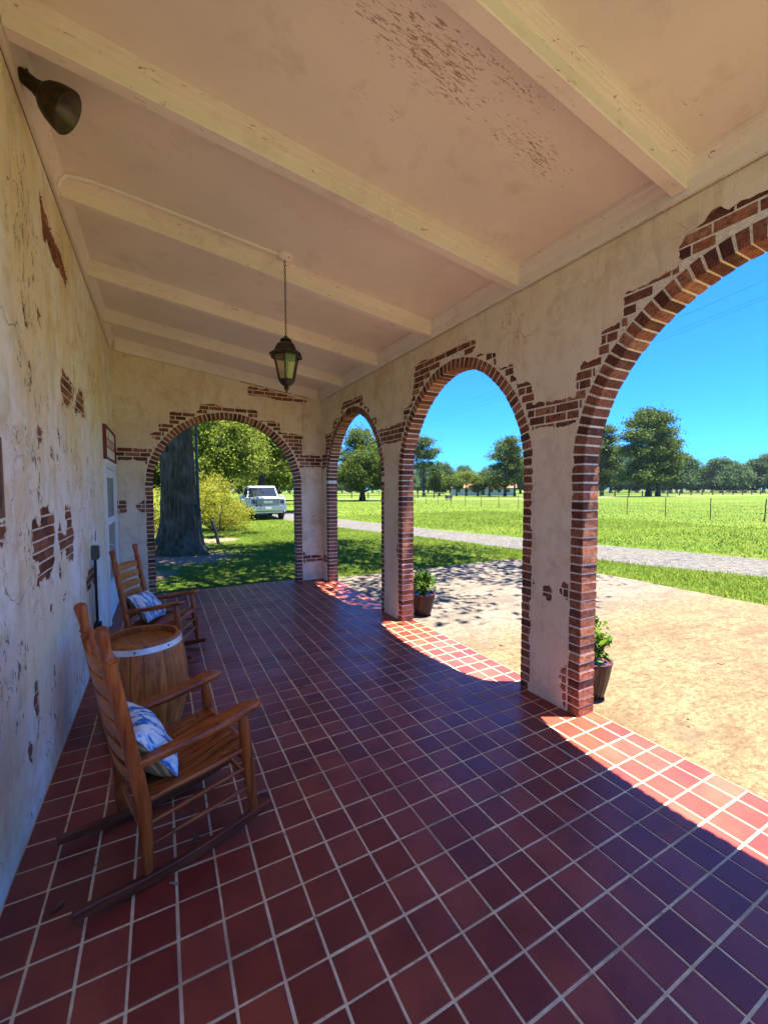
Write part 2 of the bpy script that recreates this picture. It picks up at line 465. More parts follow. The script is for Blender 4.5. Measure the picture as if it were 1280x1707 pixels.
def m_ground():
    t = NT('lawn_ground')
    n1 = t.noise(.12, 5, .6); n2 = t.noise(2.6, 6, .7); n3 = t.noise(30, 4, .7); n4 = t.noise(.7, 4, .6, src=t.map((.35, 1.6, 1), (0, 0, R(-35))))
    c = t.ramp(n2, [(.25, (.0417, .0765, 0.0076)), (.5, (.0662, .1079, 0.0112)), (.8, (.0975, .1288, 0.0174))])
    c = t.mix(t.ramp(n1, [(.4, 0), (.62, .7)]), c, (.0870, .1271, 0.0126))
    c = t.mix(t.ramp(n4, [(.5, 0), (.7, .55)]), c, (.1219, .1358, 0.0209))
    c = t.mix(t.ramp(n3, [(.45, 0), (.75, .5)]), c, (.0314, .0662, 0.0122))
    n5 = t.noise(1.0, 5, .65, src=t.map((.05, .22, 1), (0, 0, R(-50))))
    c = t.mix(t.ramp(n5, [(.42, 0), (.58, .6)]), c, (.0470, .0870, 0.0076))
    c = t.mix(t.ramp(t.noise(.4, 6, .75), [(.5, 0), (.66, .5)]), c, (.1253, .1393, 0.0209))
    # bare, root-worn earth round the big trunk and by the azaleas
    sep = t.new("ShaderNodeSeparateXYZ"); t.l.new(t.ob, sep.inputs[0])
    bare = None
    for (x, y, r) in [(1.2, 11.8, 1.5), (2.3, 15.6, .9), (.2, 9.8, .9)]:
        dx = t.math('SUBTRACT', sep.outputs[0], x); dy = t.math('SUBTRACT', sep.outputs[1], y)
        d = t.math('SQRT', t.math('ADD', t.math('MULTIPLY', dx, dx), t.math('MULTIPLY', dy, dy)))
        g = t.math('SUBTRACT', 1.0, t.math('DIVIDE', d, r))
        bare = g if bare is None else t.math('MAXIMUM', bare, g)
    bm_ = t.ramp(t.math('ADD', bare, t.math('MULTIPLY', t.math('SUBTRACT', t.noise(3.0, 5), .5), 1.3)), [(.1, 0), (.35, 1)])
    c = t.mix(bm_, c, t.ramp(n3, [(.3, (.1393, .0870, 0.0522)), (.7, (.2959, .2002, .1393))]))
    t.bump(n3, .8, .04)
    return t.fin(c, .95, .1)
M['ground'] = m_ground()
def m_patio():
    t = NT('washed_concrete')
    n = t.noise(.8, 5, .6); n2 = t.noise(24, 6, .8); n3 = t.noise(5, 6, .7)
    c = t.ramp(n, [(.3, (.1219, .0905, .0488)), (.7, (.1810, .1393, .0765))])
    c = t.mix(t.ramp(n3, [(.45, 0), (.68, .65)]), c, (.0975, .0678, .0366))
    c = t.mix(t.ramp(n2, [(.48, 0), (.60, .75)]), c, (.0591, .0366, .0209))
    c = t.mix(t.ramp(t.vor(34), [(.10, .8), (.2, 0)]), c, (.2698, .2176, .1253))
    c = t.mix(t.ramp(t.noise(2.2, 5), [(.60, 0), (.72, .6)]), c, (.0836, .0644, .0470))
    n5 = t.noise(1.0, 6, .7, src=t.map((.9, 2.6, 1), (0, 0, R(25))), dist=.6)
    c = t.mix(t.ramp(n5, [(.50, 0), (.60, .65)]), c, (.0801, .0522, .0296))
    n6 = t.noise(1.0, 6, .75, src=t.map((8, 26, 1), (0, 0, R(20))))
    c = t.mix(t.ramp(n6, [(.51, 0), (.60, .7)]), c, (.0662, .0417, .0227))
    # grey of the tree shade painted into the slab beyond the middle arch
    sep = t.new("ShaderNodeSeparateXYZ"); t.l.new(t.ob, sep.inputs[0])
    gy = t.ramp(t.math('ADD', t.math('MULTIPLY', t.math('SUBTRACT', sep.outputs[1], 3.2), .5), t.math('SUBTRACT', n3, .5)), [(.0, 0), (.5, .7)])
    hv = t.new("ShaderNodeHueSaturation"); hv.inputs["Saturation"].default_value = .35; t.l.new(c, hv.inputs["Color"])
    c = t.mix(gy, c, hv.outputs[0])
    t.bump(n2, .7, .008)
    return t.fin(c, .9, .2)
M['patio'] = m_patio()
def m_road():
    t = NT('grey_gravel')
    n = t.noise(22, 6, .85); v = t.vor(17, out="Color"); n2 = t.noise(.8, 4); n3 = t.noise(6, 6, .8)
    c = t.mix(.55, t.ramp(n, [(.35, (.0174, .0165, .0156)), (.65, (.1567, .1514, .1445))]), t.ramp(v, [(.1, (.0209, .0200, .0192)), (.9, (.1828, .1759, .1672))]))
    c = t.mix(t.ramp(n3, [(.45, 0), (.65, .6)]), c, (.0417, .0383, .0330))
    c = t.mix(t.ramp(n2, [(.5, 0), (.7, .5)]), c, (.1219, .1044, .0783))
    t.bump(t.vor(17), 1.0, .04)
    return t.fin(c, .95, .2)
M['road'] = m_road()
M['lane'] = simple('pale_lane', (.2089, .1828, .1393), .95, .2, .5)

def m_pillow():
    t = NT('tie_dye_cloth')
    w = t.new("ShaderNodeTexNoise"); t.l.new(t.map((1, 1, 1)), w.inputs[0]); w.inputs["Scale"].default_value = 7; w.inputs["Detail"].default_value = 3
    vm = t.new("ShaderNodeVectorMath", operation='SCALE'); t.l.new(w.outputs["Color"], vm.inputs[0]); vm.inputs["Scale"].default_value = .07
    va = t.new("ShaderNodeVectorMath", operation='ADD'); t.l.new(t.ob, va.inputs[0]); t.l.new(vm.outputs[0], va.inputs[1])
    st = t.noise(1.0, 4, .6, src=t.map((34, 5, 34), (0, 0, R(38)), va.outputs[0]), dist=.35)
    c = t.ramp(st, [(.44, (.80, .82, .80)), (.51, (.45, .66, .82)), (.57, (.05, .22, .55)), (.66, (.04, .14, .36)), (.76, (.62, .74, .84))])
    t.bump(t.noise(200, 2), .2, .002)
    return t.fin(c, .9, .1)
M['pillow'] = m_pillow()
def m_knit():
    t = NT('tan_knit')
    w = t.new("ShaderNodeTexWave"); t.l.new(t.map((1, 1, 1)), w.inputs[0]); w.inputs["Scale"].default_value = 32; w.inputs["Distortion"].default_value = .5
    c = t.ramp(w.outputs["Fac"], [(.2, (.20, .12, .05)), (.8, (.42, .29, .15))])
    t.bump(w.outputs["Fac"], .6, .004)
    return t.fin(c, .95, .1)
M['knit'] = m_knit()

def m_pot(name, base, light):
    t = NT(name)
    st = t.noise(1.0, 4, .6, src=t.map((26, 26, 1.2)))
    c = t.ramp(st, [(.40, base), (.58, tuple(x * 1.6 for x in base)), (.68, light)])
    return t.fin(c, .38, .35)
M['pot'] = m_pot('maroon_glaze', (.030, .005, .007), (.10, .03, .03))
M['pot2'] = m_pot('brown_maroon_glaze', (.034, .011, .010), (.13, .075, .065))

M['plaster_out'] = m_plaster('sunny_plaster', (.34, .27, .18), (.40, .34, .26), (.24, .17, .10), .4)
# ------------------------------------------------------------------ ragged plaster sheets over brick
def vnoise(U, V, freq, seed):
    rs = np.random.RandomState(seed); T = rs.rand(256, 256)
    u = U * freq; v = V * freq
    iu = np.floor(u).astype(int); iv = np.floor(v).astype(int)
    fu = u - iu; fv = v - iv; fu = fu * fu * (3 - 2 * fu); fv = fv * fv * (3 - 2 * fv)
    g = lambda a, b: T[a % 256, b % 256]
    return (g(iu, iv) * (1 - fu) * (1 - fv) + g(iu + 1, iv) * fu * (1 - fv) + g(iu, iv + 1) * (1 - fu) * fv + g(iu + 1, iv + 1) * fu * fv) * 2 - 1
def rag(U, V, seed):
    return vnoise(U, V, 9, seed) * .42 + vnoise(U, V, 24, seed + 1) * .38 + vnoise(U, V, 55, seed + 2) * .30
def sd_poly(U, V, poly):
    d = np.full(U.shape, 1e9); inside = np.zeros(U.shape, bool); n = len(poly)
    for i in range(n):
        ax, ay = poly[i]; bx, by = poly[(i + 1) % n]
        ex, ey = bx - ax, by - ay; wx, wy = U - ax, V - ay
        t = np.clip((wx * ex + wy * ey) / (ex * ex + ey * ey + 1e-12), 0, 1)
        d = np.minimum(d, (wx - ex * t) ** 2 + (wy - ey * t) ** 2)
        c = ((ay > V) != (by > V)) & (U < ex * (V - ay) / (ey if abs(ey) > 1e-12 else 1e-12) + ax)
        inside ^= c
    d = np.sqrt(d); return np.where(inside, -d, d)

class Arch:
    def __init__(s, c, a, zc, b, n=1.88):
        s.c, s.a, s.zc, s.b, s.n = c, a, zc, b, n
    def sd(s, U, V, w):
        A, B = s.a + w, s.b + w
        r = (np.abs((U - s.c) / A) ** s.n + np.abs((V - s.zc) / B) ** s.n) ** (1 / s.n)
        return np.where(V < s.zc, np.abs(U - s.c) - A, (r - 1) * min(A, B))
    def half(s, z, w):
        A, B = s.a + w, s.b + w
        if z <= s.zc: return A
        k = 1 - ((z - s.zc) / B) ** s.n
        return A * k ** (1 / s.n) if k > 0 else 0.0
    def curve(s, w, m=160):
        A, B = s.a + w, s.b + w; out = []
        for i in range(m + 1):
            t = math.pi * i / m
            cx, sx = math.cos(t), math.sin(t)
            out.append((s.c + A * math.copysign(abs(cx) ** (2 / s.n), cx), s.zc + B * abs(sx) ** (2 / s.n)))
        return out

def sheet(F, u0, v0, h, to3d, th, mb):
    nv, nu = F.shape; ins = F > 0
    P = lambda u, v, d: to3d(u0 + u * h, v0 + v * h, d)
    full = ins[:-1, :-1] & ins[1:, :-1] & ins[:-1, 1:] & ins[1:, 1:]
    anyc = ins[:-1, :-1] | ins[1:, :-1] | ins[:-1, 1:] | ins[1:, 1:]
    used = np.zeros_like(full)
    for j in range(nv - 1):
        i = 0
        while i < nu - 1:
            if full[j, i] and not used[j, i]:
                k = i
                while k < nu - 1 and full[j, k] and not used[j, k] and k - i < 40: k += 1
                jj = j + 1
                while jj < nv - 1 and jj - j < 40 and full[jj, i:k].all() and not used[jj, i:k].any(): jj += 1
                used[j:jj, i:k] = True
                mb.add([P(i, j, 0), P(k, j, 0), P(k, jj, 0), P(i, jj, 0)], [(0, 1, 2, 3)])
                i = k
            else: i += 1
    C = [(0, 0), (1, 0), (1, 1), (0, 1)]
    for j, i in zip(*np.nonzero(anyc & ~full)):
        val = [F[j + dy, i + dx] for dx, dy in C]; poly = []
        for q in range(4):
            a, b = val[q], val[(q + 1) % 4]
            if a > 0: poly.append((i + C[q][0], j + C[q][1], False))
            if (a > 0) != (b > 0):
                t = a / (a - b); x0, y0 = C[q]; x1, y1 = C[(q + 1) % 4]
                poly.append((i + x0 + (x1 - x0) * t, j + y0 + (y1 - y0) * t, True))
        if len(poly) < 3: continue
        mb.add([P(x, y, 0) for x, y, _ in poly], [tuple(range(len(poly)))])
        m = len(poly)
        for q in range(m):
            A_, B_ = poly[q], poly[(q + 1) % m]
            if A_[2] and B_[2]:
                mb.add([P(A_[0], A_[1], 0), P(B_[0], B_[1], 0), P(B_[0], B_[1], -th), P(A_[0], A_[1], -th)], [(0, 1, 2, 3)])

def field(u0, u1, v0, v1, h, holes, arches, strip, seed, amp=.02, grow=.014):
    us = np.arange(u0, u1 + h * .5, h); vs = np.arange(v0, v1 + h * .5, h)
    U, V = np.meshgrid(us, vs)
    F = np.full(U.shape, 1.0)
    for p in holes: F = np.minimum(F, sd_poly(U, V, p))
    for a in arches: F = np.minimum(F, a.sd(U, V, strip))
    return F - grow + rag(U, V, seed) * amp

def bricks(mb, F, u0, v0, h, arches, to3d, rng, u1, v1, phase=0.0, ring=.105, front=-.005, depth=.05, umin=-99, umax=99):
    L, H, J = .192, .057, .010
    k0 = int(v0 / (H + J))
    for k in range(k0, int(v1 / (H + J)) + 1):
        z0 = k * (H + J) + .004; z1 = z0 + H
        off = (k % 2) * .101 + phase
        n0 = int((u0 - off) / (L + J)) - 1
        for q in range(n0, int((u1 - off) / (L + J)) + 2):
            a, b = max(q * (L + J) + off, umin), min(q * (L + J) + off + L, umax)
            if b - a < .025: continue
            i0, i1 = int((a - .02 - u0) / h), int((b + .02 - u0) / h) + 1
            j0, j1 = int((z0 - .02 - v0) / h), int((z1 + .02 - v0) / h) + 1
            sub = F[max(j0, 0):max(j1, 0) + 1, max(i0, 0):max(i1, 0) + 1]
            if sub.size == 0 or sub.min() > .0: continue
            segs = [(a, b)]
            for ar in arches:
                hw = ar.half(z0, ring) + .011 if z0 < ar.zc + ar.b + ring else 0
                if hw <= 0: continue
                ns = []
                for (p, r) in segs:
                    if r <= ar.c - hw or p >= ar.c + hw: ns.append((p, r)); continue
                    if p < ar.c - hw: ns.append((p, ar.c - hw))
                    if r > ar.c + hw: ns.append((ar.c + hw, r))
                segs = ns
            for (p, r) in segs:
                if r - p < .02: continue
                f = front + rng.uniform(-.0015, .0015); jt = .0022
                c = lambda u, z, d: to3d(u + rng.uniform(-jt, jt), z + rng.uniform(-jt, jt), d)
                e = .005
                vs = [c(p, z0, f - e), c(r, z0, f - e), c(r, z1, f - e), c(p, z1, f - e), c(p + e, z0 + e, f), c(r - e, z0 + e, f), c(r - e, z1 - e, f), c(p + e, z1 - e, f),
                      to3d(p, z0, -depth), to3d(r, z0, -depth), to3d(r, z1, -depth), to3d(p, z1, -depth)]
                mb.add(vs, [(4, 5, 6, 7), (0, 1, 5, 4), (1, 2, 6, 5), (2, 3, 7, 6), (3, 0, 4, 7), (8, 9, 1, 0), (9, 10, 2, 1), (10, 11, 3, 2), (11, 8, 0, 3)])

def voussoirs(mb, ar, to3d, thick, rng, front=-.001, radial=.098, z_from=0.0):
    """ring and jamb bricks, each a block running the full wall thickness"""
    def block(p0, n0, p1, n1):
        # p: intrados points, n: outward normals
        jt = .0022; r = radial + rng.uniform(-.003, .003); o = rng.uniform(-.003, .002); fr = front + rng.uniform(-.002, .001)
        e = .006
        q = []
        for d, ee in ((fr, e), (fr - e, 0), (-thick - fr + e, 0), (-thick - fr, e)):
            a0 = (p0[0] + n0[0] * (o + ee), p0[1] + n0[1] * (o + ee)); b0 = (p0[0] + n0[0] * (r - ee), p0[1] + n0[1] * (r - ee))
            a1 = (p1[0] + n1[0] * (o + ee), p1[1] + n1[1] * (o + ee)); b1 = (p1[0] + n1[0] * (r - ee), p1[1] + n1[1] * (r - ee))
            tx, tz = a1[0] - a0[0], a1[1] - a0[1]; tl = math.hypot(tx, tz) or 1; tx, tz = tx / tl * ee, tz / tl * ee
            ring = [(a0[0] + tx, a0[1] + tz), (b0[0] + tx, b0[1] + tz), (b1[0] - tx, b1[1] - tz), (a1[0] - tx, a1[1] - tz)]
            q += [to3d(x + rng.uniform(-jt, jt), z + rng.uniform(-jt, jt), d) for x, z in ring]
        fs = [(0, 1, 2, 3), (15, 14, 13, 12)]
        for lv in range(3):
            for i in range(4):
                k = (i + 1) % 4; fs.append((lv * 4 + i, lv * 4 + k, lv * 4 + 4 + k, lv * 4 + 4 + i))
        mb.add(q, fs)
    H, J = .0545, .0125
    for sgn in (-1, 1):
        z = z_from + .004
        while z + H < ar.zc:
            x = ar.c + sgn * ar.a
            rr = rng.random()
            block((x, z), (sgn, 0), (x, z + H), (sgn, 0))
            z += H + J
        ztop = z
    # arc: resample by arc length from last jamb course
    pts = ar.curve(0, 400); Ls = [0]
    for a, b in zip(pts, pts[1:]): Ls.append(Ls[-1] + math.hypot(b[0] - a[0], b[1] - a[1]))
    def at(s):
        s = min(max(s, 0), Ls[-1]); lo, hi = 0, len(Ls) - 1
        while hi - lo > 1:
            m = (lo + hi) // 2
            if Ls[m] <= s: lo = m
            else: hi = m
        t = (s - Ls[lo]) / (Ls[hi] - Ls[lo] + 1e-12); a, b = pts[lo], pts[hi]
        tx, tz = b[0] - a[0], b[1] - a[1]; l = math.hypot(tx, tz) or 1
        return (a[0] + tx * t, a[1] + tz * t), (tz / l, -tx / l)
    st = max(ztop - ar.zc, 0); tot = Ls[-1] - 2 * st; n = int(round(tot / (H + J))); stp = tot / n
    for i in range(n):
        p0, n0 = at(st + i * stp + J * .1); p1, n1 = at(st + (i + 1) * stp - J)
        block(p0, n0, p1, n1)

def core(mb, outline_lo, u0, u1, top, arches, to3d, d0, d1, rec=.0045):
    """slab with arched openings from d0 to d1; top(u) gives the height"""
    poly = [(u0, outline_lo)]
    for ar in sorted(arches, key=lambda a: a.c):
        c = ar.curve(rec)
        poly.append((ar.c - ar.a - rec, outline_lo))
        poly += list(reversed(c))
        poly.append((ar.c + ar.a + rec, outline_lo))
    poly += [(u1, outline_lo), (u1, top(u1)), (u0, top(u0))]
    n = len(poly)
    vs = [to3d(u, z, d0) for u, z in poly] + [to3d(u, z, d1) for u, z in poly]
    mb.add(vs, [tuple(range(n))[::-1], tuple(range(n, 2 * n))] + [(i, (i + 1) % n, n + (i + 1) % n, n + i) for i in range(n)])

XR, TH, YE, YB = 3.30, .18, 7.52, -.60
ceil_z = lambda x: 3.975 - .14 * x
rng = random.Random(7)

# ---- the arcade wall on the right
AR = [Arch(6.155, 1.03, 1.86, 1.045), Arch(3.555, 1.0, 1.87, 1.065), Arch(0.985, 1.0, 1.88, 1.065)]
arc3d = lambda u, z, d: (XR - d, u, z)
up = {
 0: [(1.35, 2.308), (1.125, 2.31), (1.123, 2.683), (.757, 2.662), (.723, 2.868), (.389, 2.881), (.332, 3.10), (-.427, 3.075), (-.446, 2.905), (-.633, 2.868), (-.672, 2.705), (-.866, 2.684), (-.884, 2.50), (-1.32, 2.49)],
 1: [(1.32, 2.49), (.925, 2.52), (.924, 2.66), (.883, 2.672), (.779, 2.688), (.729, 2.779), (.69, 3.13), (.323, 3.125), (.096, 3.115), (-.057, 3.127), (-.27, 3.108), (-.354, 3.083), (-.30, 2.995), (-.37, 2.94), (-.529, 2.935), (-.641, 2.892), (-.65, 2.755), (-.836, 2.743), (-.85, 2.644), (-.91, 2.563), (-1.034, 2.556), (-1.068, 2.365), (-1.32, 2.35)],
 2: [(1.32, 2.345), (1.06, 2.351), (1.045, 2.569), (.88, 2.583), (.88, 2.625), (.862, 2.752), (.72, 2.767), (.704, 2.934), (.567, 2.945), (.404, 2.953), (.387, 2.98), (.375, 3.115), (.284, 3.134), (.246, 3.163), (.174, 3.144), (.116, 3.153), (-.05, 3.145), (-.3, 3.12), (-.34, 2.96), (-.66, 2.94), (-.7, 2.75), (-.9, 2.73), (-1.05, 2.55), (-1.08, 2.35), (-1.32, 2.34)]}
holes = []
for k, ar in enumerate(AR):
    pts = [(ar.c + a, b) for a, b in up[k]]
    lo = {0: (2.12, 2.33), 1: (2.33, 2.20), 2: (2.20, 2.18)}[k]
    holes.append(pts + [(pts[-1][0], lo[1]), (ar.c - ar.a + .03, lo[1]), (ar.c + ar.a - .03, lo[0]), (pts[0][0], lo[0])])
holes += [[(2.275, .90), (2.287, .895), (2.288, .86), (2.278, .83), (2.270, .84)],
          [(1.9, .96), (2.12, .95), (2.145, .91), (2.10, .90), (2.05, .82), (1.9, .80)],
          [(2.60, .95), (2.45, .93), (2.50, .87), (2.45, .81), (2.6, .76)],
          [(4.5, 1.02), (4.66, 1.0), (4.68, .93), (4.66, .84), (4.5, .82)],
          [(2.1, .05), (2.12, .30), (2.05, .35), (2.0, .1)],
          [(7.1, .46), (7.5, .44), (7.5, .36), (7.1, .34)]]
hC = .0125
F = field(YB, YE, 0.0, 3.335, hC, holes, AR, .070, 11, .030, .028)
arcade = thing('arcade_wall', 'long plastered brick wall of tall arches open to the driveway', 'wall', (0, 0, 0))
mb = MB(); sheet(F, YB, 0.0, hC, arc3d, .014, mb); mb.build('plaster', M['plaster_arc'], arcade)
mb = MB(); bricks(mb, F, YB, 0.0, hC, AR, arc3d, rng, YE, 3.335, .03, umax=YE); mb.build('exposed_brick', M['brick'], arcade)
for ar in AR:
    mb = MB(); voussoirs(mb, ar, arc3d, TH, rng); mb.build('brick_arch', M['brick'], arcade)
mb = MB(); core(mb, -.06, YB, YE + TH, lambda u: 3.50, AR, arc3d, -.009, -TH + .012); mb.build('mortar_bed', M['mortar'], arcade, tri=True)
mb = MB()
out3 = lambda u, z, d: (XR + TH - .004 + d, u, z)
core(mb, -.05, YB, YE + TH - .012, lambda u: 3.52, AR, out3, -.008, .004, rec=.10); mb.build('outer_plaster', M['plaster_out'], arcade, tri=True)

# ---- the end wall with one wide arch
AE = [Arch(1.655, 1.148, 1.74, 1.148, 2.0)]
end3d = lambda u, z, d: (u, YE - d, z)
etop = lambda x: 3.775 - .132 * x
holes = [[(.0, 2.309), (.53, 2.335), (.635, 2.469), (.50, 2.56), (.64, 2.60), (.641, 2.715), (.78, 2.719), (.80, 2.91), (1.156, 2.925), (1.21, 2.985), (1.233, 3.10), (1.45, 3.09), (1.62, 3.06), (1.846, 3.065), (2.109, 3.071), (2.117, 2.893), (2.252, 2.885), (2.508, 2.869), (2.516, 2.705), (2.906, 2.665), (2.901, 2.31), (3.4, 2.304), (3.4, 2.125), (2.83, 2.12), (2.7, 2.1), (.6, 2.1), (.43, 2.12), (.40, 2.16), (.25, 2.17), (0, 2.165)],
         [(2.002, 3.34), (2.02, 3.455), (2.35, 3.425), (3.006, 3.315), (2.801, 3.295), (2.386, 3.305), (2.239, 3.35)],
         [(2.75, .54), (2.918, .53), (2.98, .46), (3.268, .435), (3.282, .355), (2.915, .345), (2.75, .33)],
         [(.0, 1.518), (.12, 1.53), (.145, 1.45), (.119, 1.358), (.057, 1.345), (0, 1.36)],
         [(.45, 1.53), (.40, 1.526), (.275, 1.455), (.318, 1.367), (.45, 1.33)]]
F = field(0.0, XR, 0.0, 3.78, hC, holes, AE, .085, 23, .028, .018)
us = np.arange(0, XR + hC * .5, hC); vs = np.arange(0, 3.78 + hC * .5, hC); UU, VV = np.meshgrid(us, vs)
F = np.minimum(F, (etop(UU) - VV))
endw = thing('end_wall', 'plastered end wall with a single wide brick arch onto the lawn', 'wall')
mb = MB(); sheet(F, 0.0, 0.0, hC, end3d, .014, mb); mb.build('plaster', M['plaster_arc'], endw)
Fb = field(0.0, XR, 0.0, 3.78, hC, holes, AE, .085, 23, .028, .018)
mb = MB(); bricks(mb, Fb, 0.0, 0.0, hC, AE, end3d, rng, XR, 3.5, .05, umin=0, umax=XR); mb.build('exposed_brick', M['brick'], endw)
mb = MB(); voussoirs(mb, AE[0], end3d, TH, rng, radial=.105); mb.build('brick_arch', M['brick'], endw)
mb = MB(); core(mb, -.06, -.1, XR + .012, lambda u: ceil_z(u) - .03, AE, end3d, -.009, -TH + .006); mb.build('mortar_bed', M['mortar'], endw, tri=True)

# ---- the house wall on the left, with its door and window
lef3d = lambda u, z, d: (d, u, z)
holes = [[(3.117, 1.575), (3.16, 1.555), (3.411, 1.562), (3.404, 1.387), (3.36, 1.259), (3.20, 1.165), (3.03, 1.20), (2.959, 1.284), (2.874, 1.358), (2.87, 1.51), (2.95, 1.52), (3.011, 1.455), (3.076, 1.464)],
         [(3.744, 1.57), (3.957, 1.565), (4.063, 1.336), (3.95, 1.192), (3.78, 1.19), (3.70, 1.27), (3.579, 1.232), (3.485, 1.366), (3.55, 1.48), (3.62, 1.40), (3.70, 1.345), (3.78, 1.42)],
         [(3.778, 2.50), (3.9, 2.56), (4.254, 2.533), (4.135, 2.36), (3.952, 2.33), (3.788, 2.393)],
         [(4.459, 2.481), (4.60, 2.58), (4.771, 2.557), (4.838, 2.376), (4.536, 2.40), (4.28, 2.32)],
         [(3.40, 3.53), (3.56, 3.50), (4.171, 3.461), (4.28, 3.36), (4.19, 3.33), (3.817, 3.298), (3.45, 3.31)],
         [(4.63, .936), (4.85, .95), (5.046, .901), (5.188, .916), (5.213, .754), (4.767, .79), (4.539, .79)],
         [(2.2, 1.56), (2.455, 1.552), (2.445, 1.46), (2.2, 1.45)]]
rc = random.Random(44)
for (cy, cz_, ry, rz, k) in [(3.4, 1.9, .8, .35, 6), (4.3, 2.5, .5, .2, 6), (2.9, 2.7, .4, .5, 3), (3.3, .95, .7, .3, 4), (5.0, 1.6, .5, .5, 3), (2.8, .5, .3, .3, 2)]:
    for _ in range(k):
        y, z, w, h_ = cy + rc.gauss(0, ry * .5), cz_ + rc.gauss(0, rz * .5), rc.uniform(.012, .035), rc.uniform(.02, .07)
        holes.append([(y - w, z), (y - w * .3, z + h_), (y + w, z + h_ * .3), (y + w * .4, z - h_)])
hL = .014
F = field(YB, YE, 0.0, 3.80, hL, holes, [], 0, 31, .075)
# door opening and window opening are clean edged
us = np.arange(YB, YE + hL * .5, hL); vs = np.arange(0, 3.80 + hL * .5, hL); UU, VV = np.meshgrid(us, vs)
rect = lambda a, b, c, d: np.maximum(np.maximum(a - UU, UU - b), np.maximum(c - VV, VV - d))
F = np.minimum(F, np.minimum(rect(6.10, 7.47, -.1, 2.07), rect(1.45, 2.40, 1.57, 1.93)))
F = np.minimum(F, 3.785 - VV)
housew = thing('house_wall', 'tall cream plaster house wall with flaked patches showing brick', 'wall')
mb = MB(); sheet(F, YB, 0.0, hL, lef3d, .012, mb); mb.build('plaster', M['plaster_wall'], housew)
mb = MB(); bricks(mb, F, YB, 0.0, hL, [], lef3d, rng, 6.05, 3.8, .02, front=-.004, umin=2.36); mb.build('exposed_brick', M['brick'], housew)
mb = MB(); mb.box((-.16, YB, -.06), (-.0095, YE + .006, 4.05)); mb.build('mortar_bed', M['mortar'], housew)
door = MB()
for a, b, c, d in [(6.10, 6.20, 0, 2.07), (7.37, 7.47, 0, 2.07), (6.20, 7.37, 1.98, 2.07)]:
    door.cbox((-.012, a, c + .002), (.030, b, d))
dr = door.build('door', M['door_white'], housew)
mb = MB(); mb.cbox((-.02, 6.12, 2.02), (.045, 7.45, 2.075)); mb.build('drip_cap', M['door_white'], dr)
mb = MB()
for a, b, c, d in [(6.21, 6.32, .02, 1.965), (7.25, 7.36, .02, 1.965), (6.32, 7.25, 1.86, 1.965), (6.32, 7.25, 1.24, 1.33), (6.32, 7.25, .02, .50)]:
    mb.cbox((-.012, a, c), (.016, b, d), .004)
mb.build('storm_door', M['door_white'], dr)
mb = MB(); mb.box((-.0095, 6.32, 1.33), (.002, 7.25, 1.86)); mb.build('screen_pane', M['grey_screen'], dr)
mb = MB(); mb.box((-.0095, 6.32, .50), (.002, 7.25, 1.24)); mb.build('glass_pane', M['dark_glass'], dr)
mb = MB(); mb.tube([(.02, 6.29, 1.0), (.05, 6.29, 1.0), (.055, 6.33, 1.0), (.05, 6.40, 1.0)], .008, 8); mb.build('handle', M['chrome'], dr, True)
win = MB()
for a, b, c, d in [(2.36, 2.395, 1.575, 1.925), (1.455, 1.50, 1.575, 1.925), (1.50, 2.36, 1.88, 1.925), (1.50, 2.36, 1.575, 1.62)]:
    win.cbox((-.012, a, c), (.012, b, d), .003)
wo = win.build('window', M['brown_wood'], housew)
mb = MB(); mb.box((-.0095, 1.50, 1.62), (-.004, 2.36, 1.88)); mb.build('pane', M['dark_glass'], wo)

# ------------------------------------------------------------------ floor
mb = MB(); mb.box((0.0, YB, -.12), (XR + TH, YE + TH, -.003)); 
fl = mb.build('porch_floor', M['grout']); tag(fl, 'cement bed and grout of the porch floor', 'floor', kind='structure')
P = .16; g = .0054; mb = MB()
xs = [max(0.0, -.0112 + P * i) for i in range(0, 24)]
xs = [x for x in xs if x < XR + TH - .02] + [XR + TH]
j0 = int((YB - .0755) / P); ys = [.0755 + P * j for j in range(j0, int((YE + TH) / P) + 1)]
ys = [y for y in ys if y < YE + TH - .03] + [YE + TH]
rt = random.Random(3)
for i in range(len(xs) - 1):
    for j in range(len(ys) - 1):
        x0, x1, y0, y1 = xs[i] + g, xs[i + 1] - g, ys[j] + g, ys[j + 1] - g
        if x1 - x0 < .02: continue
        jx, jy = rt.uniform(-.0012, .0012), rt.uniform(-.0012, .0012)
        x0 += jx; x1 += jx; y0 += jy; y1 += jy
        tx, ty, tz = rt.uniform(-.0035, .0035), rt.uniform(-.0035, .0035), rt.uniform(-.0004, .0004)
        cx, cy = (x0 + x1) / 2, (y0 + y1) / 2
        zz = lambda x, y: tz + (x - cx) * tx + (y - cy) * ty
        e = .0028
        low = [(x0, y0, -.006), (x1, y0, -.006), (x1, y1, -.006), (x0, y1, -.006)]
        mid = [(x, y, zz(x, y) - .0013) for x, y in ((x0, y0), (x1, y0), (x1, y1), (x0, y1))]
        topv = [(x, y, zz(x, y)) for x, y in ((x0 + e, y0 + e), (x1 - e, y0 + e), (x1 - e, y1 - e), (x0 + e, y1 - e))]
        v = low + mid + topv
        mb.add(v, [(0, 1, 5, 4), (1, 2, 6, 5), (2, 3, 7, 6), (3, 0, 4, 7), (4, 5, 9, 8), (5, 6, 10, 9), (6, 7, 11, 10), (7, 4, 8, 11), (8, 9, 10, 11)])
o = mb.build('floor_tiles', M['tile']); tag(o, 'square dark red glazed tiles of the porch floor', 'floor', kind='structure')

